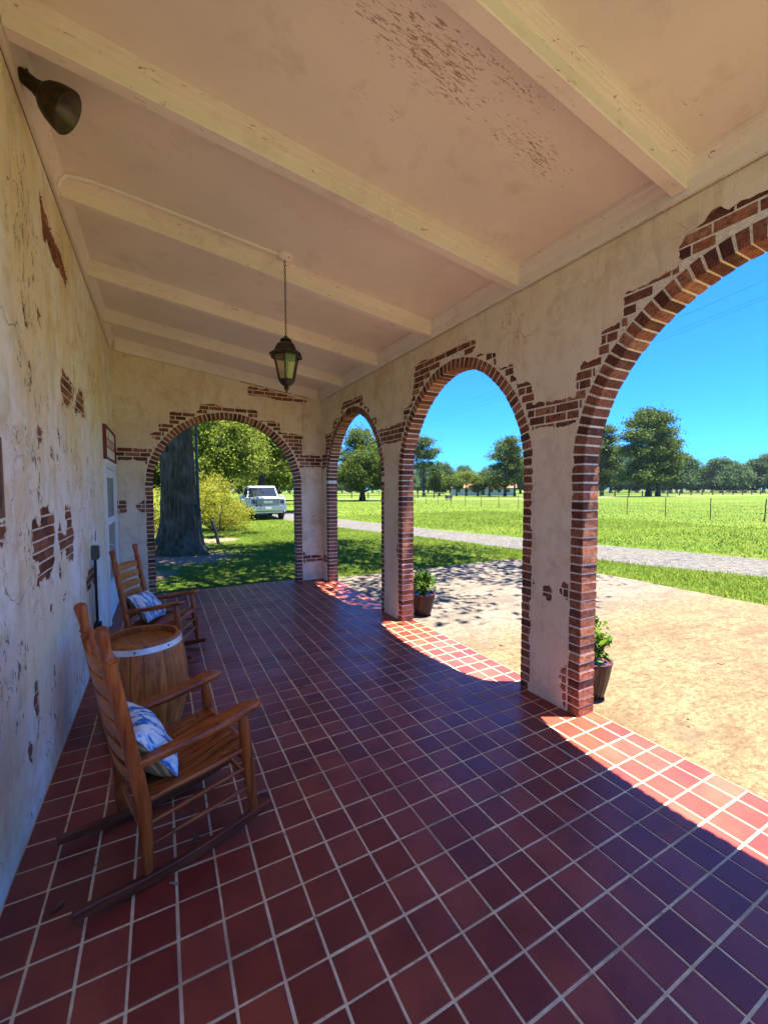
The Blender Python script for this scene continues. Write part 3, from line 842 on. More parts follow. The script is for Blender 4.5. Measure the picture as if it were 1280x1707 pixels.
# ------------------------------------------------------------------ ceiling
ceil = thing('porch_ceiling', 'sloping white ceiling with peeling paint and exposed beams', 'ceiling')
mb = MB()
mb.add([(0, YB, ceil_z(0)), (XR, YB, ceil_z(XR)), (XR, YE, ceil_z(XR)), (0, YE, ceil_z(0)),
        (0, YB, ceil_z(0) + .02), (XR, YB, ceil_z(XR) + .02), (XR, YE, ceil_z(XR) + .02), (0, YE, ceil_z(0) + .02)],
       [(3, 2, 1, 0), (4, 5, 6, 7), (0, 1, 5, 4), (1, 2, 6, 5), (2, 3, 7, 6), (3, 0, 4, 7)])
mb.build('ceiling_boards', M['ceil'], ceil)
mb = MB()
rf = lambda x: 4.03 - .14 * x
mb.add([(-.5, YB - .1, rf(-.5)), (XR + TH + .03, YB - .1, rf(XR + TH)), (XR + TH + .03, YE + TH + .05, rf(XR + TH)), (-.5, YE + TH + .05, rf(-.5)),
        (-.5, YB - .1, rf(-.5) + .1), (XR + TH + .03, YB - .1, rf(XR + TH) + .1), (XR + TH + .03, YE + TH + .05, rf(XR + TH) + .1), (-.5, YE + TH + .05, rf(-.5) + .1)],
       [(3, 2, 1, 0), (4, 5, 6, 7), (0, 1, 5, 4), (1, 2, 6, 5), (2, 3, 7, 6), (3, 0, 4, 7)])
mb.build('roof_deck', M['brown_wood'], ceil)
half = [(.092, .004), (.092, -.014), (.080, -.018), (.080, -.024), (.072, -.028), (.068, -.042), (.060, -.046), (.060, -.052), (.046, -.058), (.042, -.066), (.042, -.132), (.037, -.138)]
prof = [(-a, b) for a, b in half] + half[::-1]
for yb in (.13, 1.39, 2.655, 3.92, 5.185, 6.45):
    mb = MB(); n = len(prof); rb = random.Random(int(yb * 100))
    segs = [0.03, .9, 1.7, 2.5, 3.268]
    vs = []
    for x in segs:
        w = rb.uniform(-.003, .003)
        vs += [(x, yb + y + w, ceil_z(x) + z - .001) for y, z in prof]
    fs = [tuple(range(n))[::-1], tuple(range((len(segs) - 1) * n, len(segs) * n))]
    for s_ in range(len(segs) - 1):
        fs += [(s_ * n + i, s_ * n + (i + 1) % n, (s_ + 1) * n + (i + 1) % n, (s_ + 1) * n + i) for i in range(n)]
    mb.add(vs, fs); mb.build('beam', M['trim'], ceil)
# cornice boards: right, left, end
zc = ceil_z(XR)
mb = MB(); mb.prism([(XR, 3.347), (XR - .026, 3.347), (XR - .026, zc - .085), (XR - .032, zc - .075), (XR - .046, zc - .045), (XR - .050, zc - .030), (XR - .065, zc - .018), (XR - .068, zc + .008), (XR, zc - .0005)], YB, YE, 'y'); mb.build('cornice', M['trim'], ceil)
mb = MB(); mb.prism([(0.0, 3.80), (.026, 3.80), (.026, 3.865), (.034, 3.875), (.046, 3.91), (.062, 3.94), (.066, 3.966), (0, 3.975)], YB, YE, 'y'); mb.build('cornice', M['trim'], ceil)
mb = MB()
segs = [.066, XR - .068]; pr_ = [(YE, None), (YE - .026, None), (YE - .026, -.09), (YE - .05, -.05), (YE - .06, -.02), (YE - .06, -.001), (YE, -.001)]
vs = []
for x in segs:
    for y, z in pr_: vs.append((x, y, etop(x) + .012 if z is None else ceil_z(x) + z))
n = len(pr_)
mb.add(vs, [tuple(range(n))[::-1], tuple(range(n, 2 * n))] + [(i, (i + 1) % n, n + (i + 1) % n, n + i) for i in range(n)])
mb.build('cornice', M['trim'], ceil)
# dark shadow gap boards between plaster and cornice
# conduit feeding the lantern
mb = MB()
cp = [(.034, 3.80, 3.84), (.050, 3.79, 3.885), (.085, 3.785, 3.925), (.17, 3.775, ceil_z(.17) - .020), (.28, 3.77, ceil_z(.28) - .015)] + [(x, 3.765 - .03 * (x / 1.6), ceil_z(x) - .014) for x in (.4, .8, 1.1, 1.35, 1.57)]
mb.tube(cp, .0115, 8)
c_ = mb.build('ceiling_conduit', M['white_enamel'], None, True); tag(c_, 'thin painted cable conduit running across the ceiling to the lantern', 'conduit')
mb = MB(); mb.cbox((1.085, 3.722, ceil_z(1.1) - .031), (1.115, 3.768, ceil_z(1.1) - .003), .003); mb.build('clip', M['trim'], c_)
# ------------------------------------------------------------------ rocking chairs
def lerp(a, b, t): return a + (b - a) * t
def post_x(z): return -.156 - .008 * (z / .36) if z < .36 else lerp(-.164, -.295, (z - .36) / (1.155 - .36))
def make_rocker(label):
    t = thing('rocking_chair', label, 'rocking chair', group='wooden porch rocking chairs')
    W = .24
    for y in (-W, W):
        mb = MB()
        zs = [.062, .10, .16, .36, .42, .60, .80, .99, 1.004, 1.010, 1.018, 1.024, 1.030, 1.038, 1.05, 1.085, 1.115, 1.140, 1.152, 1.158]
        rs = [.017, .021, .0255, .0285, .0285, .028, .0275, .0265, .0275, .022, .022, .0275, .0275, .022, .0195, .0215, .0255, .0275, .0225, .011]
        mb.tube([(post_x(z), y, z) for z in zs], rs, 18); mb.build('back_post', M['chair'], t, True)
        mb = MB()
        zs = [.078, .10, .17, .30, .42, .50, .56, .592, .612]; rs = [.018, .021, .025, .0275, .028, .027, .0235, .017, .012]
        mb.tube([(lerp(.324, .273, (z - .08) / .52), y, z) for z in zs], rs, 16); mb.build('front_leg', M['chair'], t, True)
        # arm: shaped board, wide and rounded at the front
        mb = MB(); n = 22; rows = []
        for i in range(n + 1):
            u = i / n; x = lerp(-.215, .365, u); zc_ = lerp(.548, .632, u) - .012 * math.sin(u * math.pi)
            w = .021 + .024 * min(1, u * 1.8) ** 1.3
            th = .0155 + .003 * u
            if u > .88: k = math.sqrt(max(0, 1 - ((u - .88) / .12) ** 2)); w *= max(.35, k); th *= max(.5, k)
            if u > .8: zc_ -= .012 * ((u - .8) / .2) ** 2
            rows.append([(x, y + w * c, zc_ + th * s_) for c, s_ in [(-1, -.45), (-.85, -1), (.85, -1), (1, -.45), (1, .45), (.85, 1), (-.85, 1), (-1, .45)]])
        vs = [v for r in rows for v in r]; fs = [tuple(range(8))[::-1], tuple(n * 8 + k for k in range(8))]
        for i in range(n):
            for k in range(8): fs.append((i * 8 + k, i * 8 + (k + 1) % 8, (i + 1) * 8 + (k + 1) % 8, (i + 1) * 8 + k))
        mb.add(vs, fs); mb.build('arm', M['chair_x'], t, True)
        # rocker runner
        mb = MB(); n = 26; rows = []
        for i in range(n + 1):
            x = lerp(-.42, .412, i / n); zb = .27 * (x + .04) ** 2
            e = min(1.0, (i + .6) / 3, (n - i + .6) / 3); h = .047 * (.62 + .38 * e)
            rows.append([(x, y - .016, zb + .004), (x, y - .012, zb), (x, y + .012, zb), (x, y + .016, zb + .004), (x, y + .016, zb + h - .005), (x, y + .011, zb + h), (x, y - .011, zb + h), (x, y - .016, zb + h - .005)])
        vs = [v for r in rows for v in r]; fs = [tuple(range(8))[::-1], tuple(n * 8 + k for k in range(8))]
        for i in range(n):
            for k in range(8): fs.append((i * 8 + k, i * 8 + (k + 1) % 8, (i + 1) * 8 + (k + 1) % 8, (i + 1) * 8 + k))
        mb.add(vs, fs); mb.build('rocker', M['rocker'], t, True)
        for (za, zb, r) in [(.375, .415, .0155), (.272, .315, .0105), (.172, .212, .0105)]:
            mb = MB(); mb.tube([(post_x(za), y, za), (lerp(post_x(za), .30, .5), y, (za + zb) / 2), (lerp(.324, .273, (zb - .08) / .52), y, zb)], [r * .8, r * 1.15, r * .8], 10)
            mb.build('rung' if r < .015 else 'seat_rail', M['chair_x'], t, True)
    for (x, z, r) in [(.303, .32, .011), (.312, .225, .011), (.285, .43, .016), (-.158, .215, .011), (-.165, .385, .015)]:
        mb = MB(); mb.tube([(x, -W, z), (x, 0, z), (x, W, z)], [r * .85, r * 1.1, r * .85], 10); mb.build('rung', M['chair_y'], t, True)
    # contoured seat of lengthwise slats
    mb = MB(); ns = 9; w = .462 / ns
    for k in range(ns):
        y0 = -.231 + k * w + .003; y1 = y0 + w - .006
        n = 12; vs = []; fs = []
        for i in range(n + 1):
            u = i / n; x = lerp(-.165, .318, u)
            z = .402 + .05 * u - .030 * math.sin(min(1, u * 1.15) * math.pi) - (.028 * ((u - .85) / .15) ** 2 if u > .85 else 0)
            vs += [(x, y0, z), (x, y1, z), (x, y1, z - .016), (x, y0, z - .016)]
        for i in range(n):
            for q in range(4): fs.append((i * 4 + q, i * 4 + (q + 1) % 4, i * 4 + 4 + (q + 1) % 4, i * 4 + 4 + q))
        fs += [(0, 1, 2, 3), tuple(n * 4 + q for q in (3, 2, 1, 0))]
        mb.add(vs, fs)
    mb.build('seat', M['chair_x'], t)
    for i, z in enumerate((.475, .572, .668, .764, .860, .955)):
        mb = MB(); n = 14; vs = []; fs = []; h = .030
        for k in range(n + 1):
            u = k / n * 2 - 1; y = u * (W - .006); bow = -.036 * (1 - u * u)
            arch = .010 * (1 - u * u)
            for dz, dx in ((-h, .005), (h + arch, .005), (h + arch, -.005), (-h, -.005)):
                vs.append((post_x(z + dz) + bow + dx, y, z + dz))
        for k in range(n):
            for q in range(4): fs.append((k * 4 + q, k * 4 + (q + 1) % 4, k * 4 + 4 + (q + 1) % 4, k * 4 + 4 + q))
        fs += [(0, 1, 2, 3), tuple(n * 4 + q for q in (3, 2, 1, 0))]
        mb.add(vs, fs); mb.build('back_slat', M['chair_y'], t, True)
    return t
ch1 = make_rocker('reddish oak rocking chair close to the camera, its back toward the viewer, before the barrel')
ch1.location = (.610, 2.250, .001); ch1.rotation_euler = (0, 0, R(15.8))
ch2 = copy_tree(ch1)
ch2['label'] = 'reddish oak rocking chair beyond the barrel, next to the white door'
ch2.location = (.545, 4.765, .001); ch2.rotation_euler = (0, 0, R(-20.5)); ch2.scale = (.975, .975, .975)

def make_pillow(label, w=.37, h=.33, th=.085):
    mb = MB(); n = 26
    def P(i, j, sgn):
        u, v = i / n * 2 - 1, j / n * 2 - 1
        k = max(0, 1 - abs(u) ** 2.6) * max(0, 1 - abs(v) ** 2.6)
        pin = 1 - .07 * (1 - u * u) * abs(v) ** 2 ; pin2 = 1 - .07 * (1 - v * v) * abs(u) ** 2
        wob = .006 * math.sin(5 * u + 3 * v) + .004 * math.sin(9 * v - 4 * u)
        return (u * w / 2 * pin2, v * h / 2 * pin, sgn * th * k ** .45 + wob * k)
    for sgn, mi in ((1, 0), (-1, 1)):
        vs = [P(i, j, sgn) for j in range(n + 1) for i in range(n + 1)]
        fs = [(j * (n + 1) + i, j * (n + 1) + i + 1, (j + 1) * (n + 1) + i + 1, (j + 1) * (n + 1) + i) for j in range(n) for i in range(n)]
        mb.add(vs, fs, mi)
    o = mb.build('throw_pillow', [M['pillow'], M['knit']], None, True)
    return tag(o, label, 'pillow', 'tie-dyed pillows on the rocking chairs')
def seat_pillow(o, chair, lx, ly, lz, tilt, spin=0.0, roll=0.0):
    # local: z of pillow (blue side) faces forward and up
    b = Matrix.Rotation(R(90) , 4, 'Z') @ Matrix.Rotation(R(tilt), 4, 'X') @ Matrix.Rotation(R(roll), 4, 'Z')
    m = Matrix.Translation(chair.location) @ Matrix.Rotation(chair.rotation_euler.z + R(spin), 4, 'Z') @ Matrix.Translation((lx, ly, lz)) @ b
    o.matrix_world = m
p1 = make_pillow('blue and white tie-dyed pillow with tan back on the nearer rocking chair')
seat_pillow(p1, ch1, -.115, -.03, .545, 58, 0, 8)
p2 = make_pillow('blue and white tie-dyed pillow on the rocking chair beside the door')
seat_pillow(p2, ch2, -.09, .0, .525, 52, 0, -6)

# ------------------------------------------------------------------ barrel
bar = thing('barrel', 'upturned oak barrel used as a side table between the rocking chairs', 'barrel', (.47, 3.40, .001), R(20))
H = .66; rp = lambda z: .238 + .052 * (1 - ((z - H / 2) / (H / 2)) ** 2)
mb = MB(); ns = 22; rb = random.Random(5)
angs = [0]; 
for k in range(ns): angs.append(angs[-1] + rb.uniform(.75, 1.25))
angs = [a / angs[-1] * 2 * math.pi for a in angs]
for k in range(ns):
    a0, a1 = angs[k] + .004, angs[k + 1] - .004; nz = 14; vs = []; fs = []; m_ = 3; pr2 = rb.uniform(-.0015, .0015)
    for i in range(nz + 1):
        z = H * i / nz
        for j in range(m_ + 1):
            a = lerp(a0, a1, j / m_); e = .003 if j in (0, m_) else 0
            vs.append(((rp(z) - e + pr2) * math.cos(a), (rp(z) - e + pr2) * math.sin(a), z))
        for j in range(m_ + 1):
            a = lerp(a1, a0, j / m_); vs.append(((rp(z) - .022) * math.cos(a), (rp(z) - .022) * math.sin(a), z))
    c = 2 * (m_ + 1)
    for i in range(nz):
        for j in range(c): fs.append((i * c + j, i * c + (j + 1) % c, (i + 1) * c + (j + 1) % c, (i + 1) * c + j))
    fs += [tuple(range(c))[::-1], tuple(nz * c + j for j in range(c))]
    mb.add(vs, fs)
mb.build('staves', M['barrel'], bar, True)
mb = MB(); mb.lathe([(0.0, H - .045), (.222, H - .045), (.222, H - .06), (0.0, H - .06)], n=40, cap=False); mb.build('barrel_head', M['barrel_top'], bar)
for z0, z1 in ((H - .058, H - .022),):
    mb = MB(); mb.lathe([(rp(z0) + .001, z0), (rp(z0) + .004, z0), (rp(z1) + .004, z1), (rp(z1) + .001, z1)], n=60, cap=False)
    hp = mb.build('hoop', M['hoop'], bar, True)
    zm = (z0 + z1) / 2
    for a in (R(-150), R(-118), R(-70), R(-30), R(40), R(130)):
        mb = MB(); c, s_ = math.cos(a), math.sin(a); r = rp(zm) + .003
        mb.tube([(r * c, r * s_, zm), ((r + .004) * c, (r + .004) * s_, zm), ((r + .005) * c, (r + .005) * s_, zm)], [.007, .006, .002], 8); mb.build('rivet', M['rivet'], hp, True)

# ------------------------------------------------------------------ lantern on its chain
LX, LY = 1.63, 3.745; cz = ceil_z(LX)
lan = thing('hanging_lantern', 'six sided bronze glass lantern hanging on a chain from the ceiling', 'lantern', (LX, LY, 0), R(8))
mb = MB(); mb.lathe([(.0, cz - .042), (.028, cz - .040), (.056, cz - .026), (.070, cz - .010), (.070, cz + .008)], n=28); mb.build('ceiling_rose', M['trim'], lan, True)
mb = MB(); z = cz - .028; k = 0
while z > 3.065:
    pts = []
    for q in range(13):
        a = q / 12 * 2 * math.pi; hx, hz = .0075 * math.cos(a), .0165 * math.sin(a)
        pts.append((hx, 0, z - .0165 + hz) if k % 2 else (0, hx, z - .0165 + hz))
    mb.tube(pts, .0024, 6, cap=False); z -= .0262; k += 1
mb.build('chain', M['chain'], lan, True)
def hexa(r, z, n=6): return [(r * math.cos(math.pi / 3 * k), r * math.sin(math.pi / 3 * k), z) for k in range(n)]
def hexloft(mb, prof):
    vs = []; fs = []
    for r, z in prof: vs += hexa(r, z)
    for i in range(len(prof) - 1):
        for j in range(6): fs.append((i * 6 + j, i * 6 + (j + 1) % 6, (i + 1) * 6 + (j + 1) % 6, (i + 1) * 6 + j))
    fs += [tuple(range(6))[::-1], tuple((len(prof) - 1) * 6 + j for j in range(6))]
    mb.add(vs, fs)
mb = MB(); mb.lathe([(.004, 3.062), (.012, 3.055), (.022, 3.042), (.030, 3.034), (.050, 3.022), (.052, 3.012), (.040, 3.004), (.040, 2.995)], n=20); mb.build('cap', M['iron'], lan, True)
mb = MB(); hexloft(mb, [(.042, 3.000), (.062, 2.993), (.085, 2.972), (.098, 2.945), (.108, 2.925), (.112, 2.918), (.155, 2.888), (.157, 2.876), (.112, 2.885), (.100, 2.90)]); mb.build('roof', M['iron'], lan)
mb = MB()
for k in range(6):
    a = math.pi / 3 * k; c, s_ = math.cos(a), math.sin(a)
    mb.tube([(.116 * c, .116 * s_, 2.885), (.070 * c, .070 * s_, 2.665)], .0062, 6)
for r, z in ((.116, 2.88), (.071, 2.668)):
    h = hexa(r, z)
    for k in range(6): mb.tube([h[k], h[(k + 1) % 6]], .006, 6)
mb.build('frame', M['iron'], lan)
for k in range(6):
    a0, a1 = math.pi / 3 * k, math.pi / 3 * (k + 1)
    mb = MB(); mb.add([(.112 * math.cos(a0), .112 * math.sin(a0), 2.88), (.112 * math.cos(a1), .112 * math.sin(a1), 2.88), (.068 * math.cos(a1), .068 * math.sin(a1), 2.67), (.068 * math.cos(a0), .068 * math.sin(a0), 2.67)], [(0, 1, 2, 3)])
    mb.build('glass_pane', M['lantern_glass'], lan)
mb = MB(); hexloft(mb, [(.073, 2.672), (.074, 2.660), (.060, 2.640), (.035, 2.622), (.020, 2.616)]); mb.build('base', M['iron'], lan)
mb = MB(); mb.lathe([(.012, 2.618), (.022, 2.608), (.024, 2.598), (.016, 2.586), (.010, 2.580), (.009, 2.572), (.006, 2.566), (.002, 2.556)], n=14); mb.build('finial', M['iron'], lan, True)
mb = MB(); mb.lathe([(.016, 2.672), (.016, 2.75), (.013, 2.755), (.012, 2.765), (.018, 2.79), (.012, 2.82), (.003, 2.84)], n=14); mb.build('lamp_bulb', M['brown_wood'], lan, True)

# ------------------------------------------------------------------ flood lamp by the cornice
fd = thing('flood_lamp', 'old bronze bell shaped flood lamp fixed to the wall by the ceiling', 'lamp', (0, 0, 0))
ax = Vector((.80, -.03, -.50)).normalized(); mouth = Vector((.225, 2.90, 3.735)); q = ax.to_track_quat('Z', 'Y')
def along(prof, n=28, mb=None):
    mb = mb or MB(); b = len(mb.v)
    tmp = MB(); tmp.lathe(prof, n=n, cap=False)
    mb.add([tuple(mouth + q @ Vector(v)) for v in tmp.v], tmp.f); return mb
along([(.113, .004), (.116, .0), (.111, -.025), (.099, -.065), (.080, -.10), (.062, -.118), (.050, -.122)]).build('reflector', M['iron'], fd, True)
along([(.112, .002), (.104, -.02), (.090, -.052), (.064, -.083), (.0, -.092)]).build('lens', simple('dull_lens', (.10, .085, .06), .3, .5, 14), fd, True)
along([(.0, -.12), (.050, -.121), (.046, -.135), (.036, -.16), (.034, -.21), (.030, -.235), (.0, -.24)], 18).build('housing', M['iron'], fd, True)
mb = MB(); a_ = mouth - ax * .15
mb.tube([tuple(a_), tuple(a_ + Vector((-.04, .02, .05))), (.03, 2.95, 3.90), (.002, 2.96, 3.90)], [.02, .018, .016, .016], 10)
mb.tube([(.028, 2.955, 3.895), (.055, 2.96, 3.905)], [.03, .028], 14); mb.build('bracket', M['black'], fd, True)

# ------------------------------------------------------------------ outlet with conduit, sign
ob = thing('outlet_box', 'grey outlet box with a dark conduit running down the cream wall', 'outlet', (0.0, 4.93, 0))
mb = MB(); mb.cbox((.0015, -.045, 1.015), (.058, .045, 1.15), .004); mb.cbox((.058, -.04, 1.03), (.066, .04, 1.14), .003); mb.build('box', M['grey_metal'], ob)
mb = MB(); mb.tube([(.028, 0, 1.02), (.026, 0, .7), (.028, 0, .39)], .0125, 10); mb.build('conduit', M['black'], ob, True)
mb = MB(); mb.cbox((.0015, -.05, .27), (.06, .05, .385), .004); mb.build('lower_box', M['black'], ob)
sg = thing('door_sign', 'white sign with dark red frame and red band hung above the door', 'sign', (0, 6.83, 2.30))
mb = MB(); mb.box((.002, -.585, -.185), (.024, .585, .185)); mb.build('board', M['sign_white'], sg)
mb = MB()
for a, b, c, d in [(-.62, -.585, -.215, .215), (.585, .62, -.215, .215), (-.585, .585, .185, .215), (-.585, .585, -.215, -.185)]:
    mb.cbox((.002, a, c), (.040, b, d), .003)
mb.build('frame', M['red_frame'], sg)
mb = MB(); mb.box((.0235, -.584, -.055), (.0265, .584, .075)); bd = mb.build('band', M['sign_red'], sg)
mb = MB(); rl = random.Random(4); y = -.50
while y < .50:
    w = rl.choice([.05, .06, .075]); kind = rl.randrange(3)
    mb.box((.026, y, -.03), (.028, y + .018, .05))
    if kind < 2: mb.box((.026, y + .018, .032), (.028, y + w, .05))
    if kind == 1: mb.box((.026, y + w - .018, -.03), (.028, y + w, .032))
    if kind == 2: mb.box((.026, y + .018, -.03), (.028, y + w, -.012))
    y += w + .035
mb.build('lettering', M['sign_white'], bd)
mb = MB(); mb.box((.0235, -.20, .10), (.0265, -.16, .165)); mb.build('mark', M['black'], sg)

# ------------------------------------------------------------------ fallen leaves on the floor
rl = random.Random(12)
for (x, y, s, m) in [(.20, 2.04, .028, 'litter'), (.62, 1.93, .02, 'paper'), (.72, 2.13, .04, 'litter'), (1.075, 2.30, .03, 'paper'), (.62, 2.98, .05, 'paper'), (1.41, 3.06, .022, 'litter'), (1.63, 3.42, .03, 'litter'), (1.26, 3.36, .018, 'litter'), (1.93, 3.05, .012, 'litter'), (.84, 4.47, .04, 'paper')] + [(rl.uniform(3.6, 6.6), rl.uniform(.2, 3.4), rl.uniform(.018, .035), 'litter') for _ in range(14)]:
    n = 6; mb = MB(); vs = []; fs = []
    a = rl.uniform(0, 6.28); cu = rl.uniform(.25, .5)
    for i in range(n + 1):
        u = i / n; w = s * .38 * math.sin(math.pi * min(.98, u * .94 + .04)) ** .8
        for v in (-1, 0, 1):
            lx, ly = (u - .5) * s * 2, v * w; lz = .0035 + cu * s * (abs(v) * .5 * math.sin(3 * u + a) ** 2 + .35 * (u - .5) ** 2 * 4) + rl.uniform(0, .002)
            vs.append((lx * math.cos(a) - ly * math.sin(a), lx * math.sin(a) + ly * math.cos(a), lz))
    for i in range(n):
        for v in range(2): fs.append((i * 3 + v, i * 3 + v + 1, i * 3 + 4 + v, i * 3 + 3 + v))
    mb.add(vs, fs); o = mb.build('fallen_leaf', M[m]); o.location = (x, y, .001 if x < 3.4 else -.021)
    where = 'under the nearer rocking chair' if y < 2.5 and x < .8 else ('beside the nearer rocker tip' if y < 2.4 else ('near the barrel' if x < .9 else 'in the middle of the tiled floor'))
    if x > 3.4: tag(o, 'small brown dry leaf lying on the sunny concrete apron', 'leaf', 'dry leaves on the concrete apron')
    else: tag(o, ('pale' if m == 'paper' else 'brown') + ' dry curled leaf lying ' + where, 'leaf', 'dry leaves scattered on the porch floor')
# ------------------------------------------------------------------ ground, driveway, patio
GZ = -.06
mb = MB(); B = 1500.0
mb.add([(-B, -B, GZ), (B, -B, GZ), (B, B, GZ), (-B, B, GZ)], [(0, 1, 2, 3)])
tag(mb.build('lawn_ground', M['ground']), 'flat mown green lawn and field reaching to the horizon', 'lawn', kind='structure')
mb = MB(); rp_ = random.Random(2)
pe = [(XR + TH + .002, YB - .012), (-3.5, YB - .012), (-3.5, -7)] + [(8.45 + rp_.uniform(-.03, .03), y) for y in np.arange(-7, 7.3, .35)] + [(8.30, 7.35)] + [(x, 7.52 + rp_.uniform(-.03, .03)) for x in np.arange(8.0, XR + TH + .2, -.35)] + [(XR + TH + .002, 7.56)]  # outline runs on unseen behind the camera, added there for warm bounce light
mb.prism(pe, GZ - .05, -.022, 'z')
tag(mb.build('patio', M['patio'], tri=True), 'sandy washed concrete apron outside the arches', 'patio', kind='structure')
near = [(14.8, -6), (12.6, 0), (11.15, 3.6), (10.0, 6.9), (9.75, 9.2), (9.0, 13.3), (7.9, 17.7), (6.9, 24), (6.6, 34), (7.5, 48)]
far = [(18.5, -6), (15.8, 0), (13.85, 4.6), (12.7, 8.3), (12.0, 11.2), (10.9, 16), (9.95, 23.2), (9.5, 28), (9.6, 36), (10.6, 48)]
def smooth(pts, m=9):
    out = []
    for i in range(len(pts) - 1):
        p0, p1, p2, p3 = pts[max(i - 1, 0)], pts[i], pts[i + 1], pts[min(i + 2, len(pts) - 1)]
        for k in range(m):
            t = k / m
            out.append(tuple(.5 * (2 * p1[c] + (p2[c] - p0[c]) * t + (2 * p0[c] - 5 * p1[c] + 4 * p2[c] - p3[c]) * t * t + (3 * p1[c] - p0[c] - 3 * p2[c] + p3[c]) * t ** 3) for c in (0, 1)))
    return out + [pts[-1]]
a, b = smooth(near), smooth(far)
mb = MB()
va = [(x + rp_.uniform(-.09, .09), y, GZ + .005) for x, y in a]; vb = [(x + rp_.uniform(-.09, .09), y, GZ + .005) for x, y in b]
n = len(a); mb.add(va + vb, [(i, i + 1, n + i + 1, n + i) for i in range(n - 1)])
tag(mb.build('gravel_road', M['road']), 'grey gravel driveway curving across the lawn', 'road', kind='structure')
mb = MB()
lane = smooth([(5, 78), (30.3, 73.6), (43, 65.3), (57.5, 55.7), (85.8, 57.4), (116, 55.7), (160, 50), (260, 40)], 5)
mb.add([(x, y - 1.0 - x * .006, GZ + .01) for x, y in lane] + [(x, y + 1.0 + x * .006, GZ + .01) for x, y in lane], [(i, i + 1, len(lane) + i + 1, len(lane) + i) for i in range(len(lane) - 1)])
tag(mb.build('far_lane', M['lane']), 'pale narrow lane crossing the far field', 'road', kind='structure')

# ------------------------------------------------------------------ grass blades
rs = np.random.RandomState(8)
oak_bare = [(1.2, 11.8, 1.2), (2.3, 15.6, .7), (.2, 9.8, .7)]
def blades(n, x0, x1, y0, y1, h0, h1, w, keep):
    x = rs.uniform(x0, x1, n); y = rs.uniform(y0, y1, n); k = keep(x, y)
    for bx, by, br in oak_bare: k &= (np.hypot(x - bx, y - by) + rs.normal(0, .35, n)) > br
    x, y = x[k], y[k]; n = len(x)
    a = rs.uniform(0, 6.28, n); h = rs.uniform(h0, h1, n) * (.7 + .6 * (vnoise(x, y, .9, 4) * .5 + .5)); l = rs.normal(0, .95, n) * h; la = rs.uniform(0, 6.28, n)
    V = np.zeros((n, 3, 3))
    V[:, 0, 0] = x - np.cos(a) * w; V[:, 0, 1] = y - np.sin(a) * w
    V[:, 1, 0] = x + np.cos(a) * w; V[:, 1, 1] = y + np.sin(a) * w
    V[:, 2, 0] = x + np.cos(la) * l; V[:, 2, 1] = y + np.sin(la) * l
    V[:, 0, 2] = V[:, 1, 2] = GZ - .002; V[:, 2, 2] = GZ + h
    return V
nx = np.array([p[1] for p in near]); nxx = np.array([p[0] for p in near]); fx = np.array([p[1] for p in far]); fxx = np.array([p[0] for p in far])
offroad = lambda x, y: ((x < np.interp(y, nx, nxx) - .12 + rs.normal(0, .12, len(x))) | (x > np.interp(y, fx, fxx) + .1 + rs.normal(0, .12, len(x))))
offpat = lambda x, y: (x > 8.47) | (y > 7.58) | (x < XR)
ok = lambda x, y: offroad(x, y) & offpat(x, y) & ~((x < XR + TH + .02) & (y < 7.74))
sets = [blades(52000, -1.5, 4.2, 7.74, 17, .025, .055, .006, ok), blades(60000, 3.5, 10, 7.5, 18, .025, .06, .007, ok),
        blades(36000, 8.4, 12, -.5, 9, .03, .07, .006, ok), blades(45000, 9, 24, 3, 26, .04, .09, .012, ok), blades(16000, 1.5, 8, 16, 27, .03, .07, .012, ok), blades(90000, 12, 75, 4, 75, .05, .12, .026, lambda x, y: ok(x, y) & (rs.uniform(0, 1, len(x)) < np.clip((74 - np.hypot(x, y)) / 58, 0, 1)))]
tag(cards('lawn_grass', np.concatenate(sets), M['blade'], nv=3), 'short green grass blades standing in the lawn', 'grass', kind='stuff')

# ------------------------------------------------------------------ foliage helpers
def unit(n):
    v = rs.normal(0, 1, (n, 3)); return v / np.linalg.norm(v, axis=1)[:, None]
def leaf_cards(p, size, up=0.0, asp=.55):
    n = len(p); s = size * rs.uniform(.6, 1.3, (n, 1))
    nrm = unit(n); nrm[:, 2] += up; nrm /= np.linalg.norm(nrm, axis=1)[:, None]
    a = np.cross(nrm, unit(n)); a /= np.linalg.norm(a, axis=1)[:, None] + 1e-9; b = np.cross(nrm, a)
    V = np.stack([p - a * s, p - b * s * asp + a * s * .1, p + a * s, p + b * s * asp + a * s * .1], 1)
    return V
def clump_points(ells, ncl, per, rad, flat=.6, shell=.55, low=-1.0):
    """clusters spread through ellipsoids, denser toward their outsides"""
    vol = np.array([e[3] * e[4] * e[5] for e in ells]) ** .75; w = vol / vol.sum(); P_ = []; Cn = []
    for e, k in zip(ells, rs.multinomial(ncl, w)):
        d = unit(k); d[:, 2] = np.where(d[:, 2] < low, -d[:, 2], d[:, 2])
        r = rs.uniform(shell, 1.0, (k, 1))
        c = np.array(e[:3]) + d * r * np.array(e[3:6]); Cn.append(c)
        q = rs.normal(0, 1, (k, per, 3)) * rad * rs.uniform(.6, 1.25, (k, 1, 1)); q[:, :, 2] *= flat
        P_.append((c[:, None, :] + q).reshape(-1, 3))
    return np.concatenate(P_), np.concatenate(Cn)
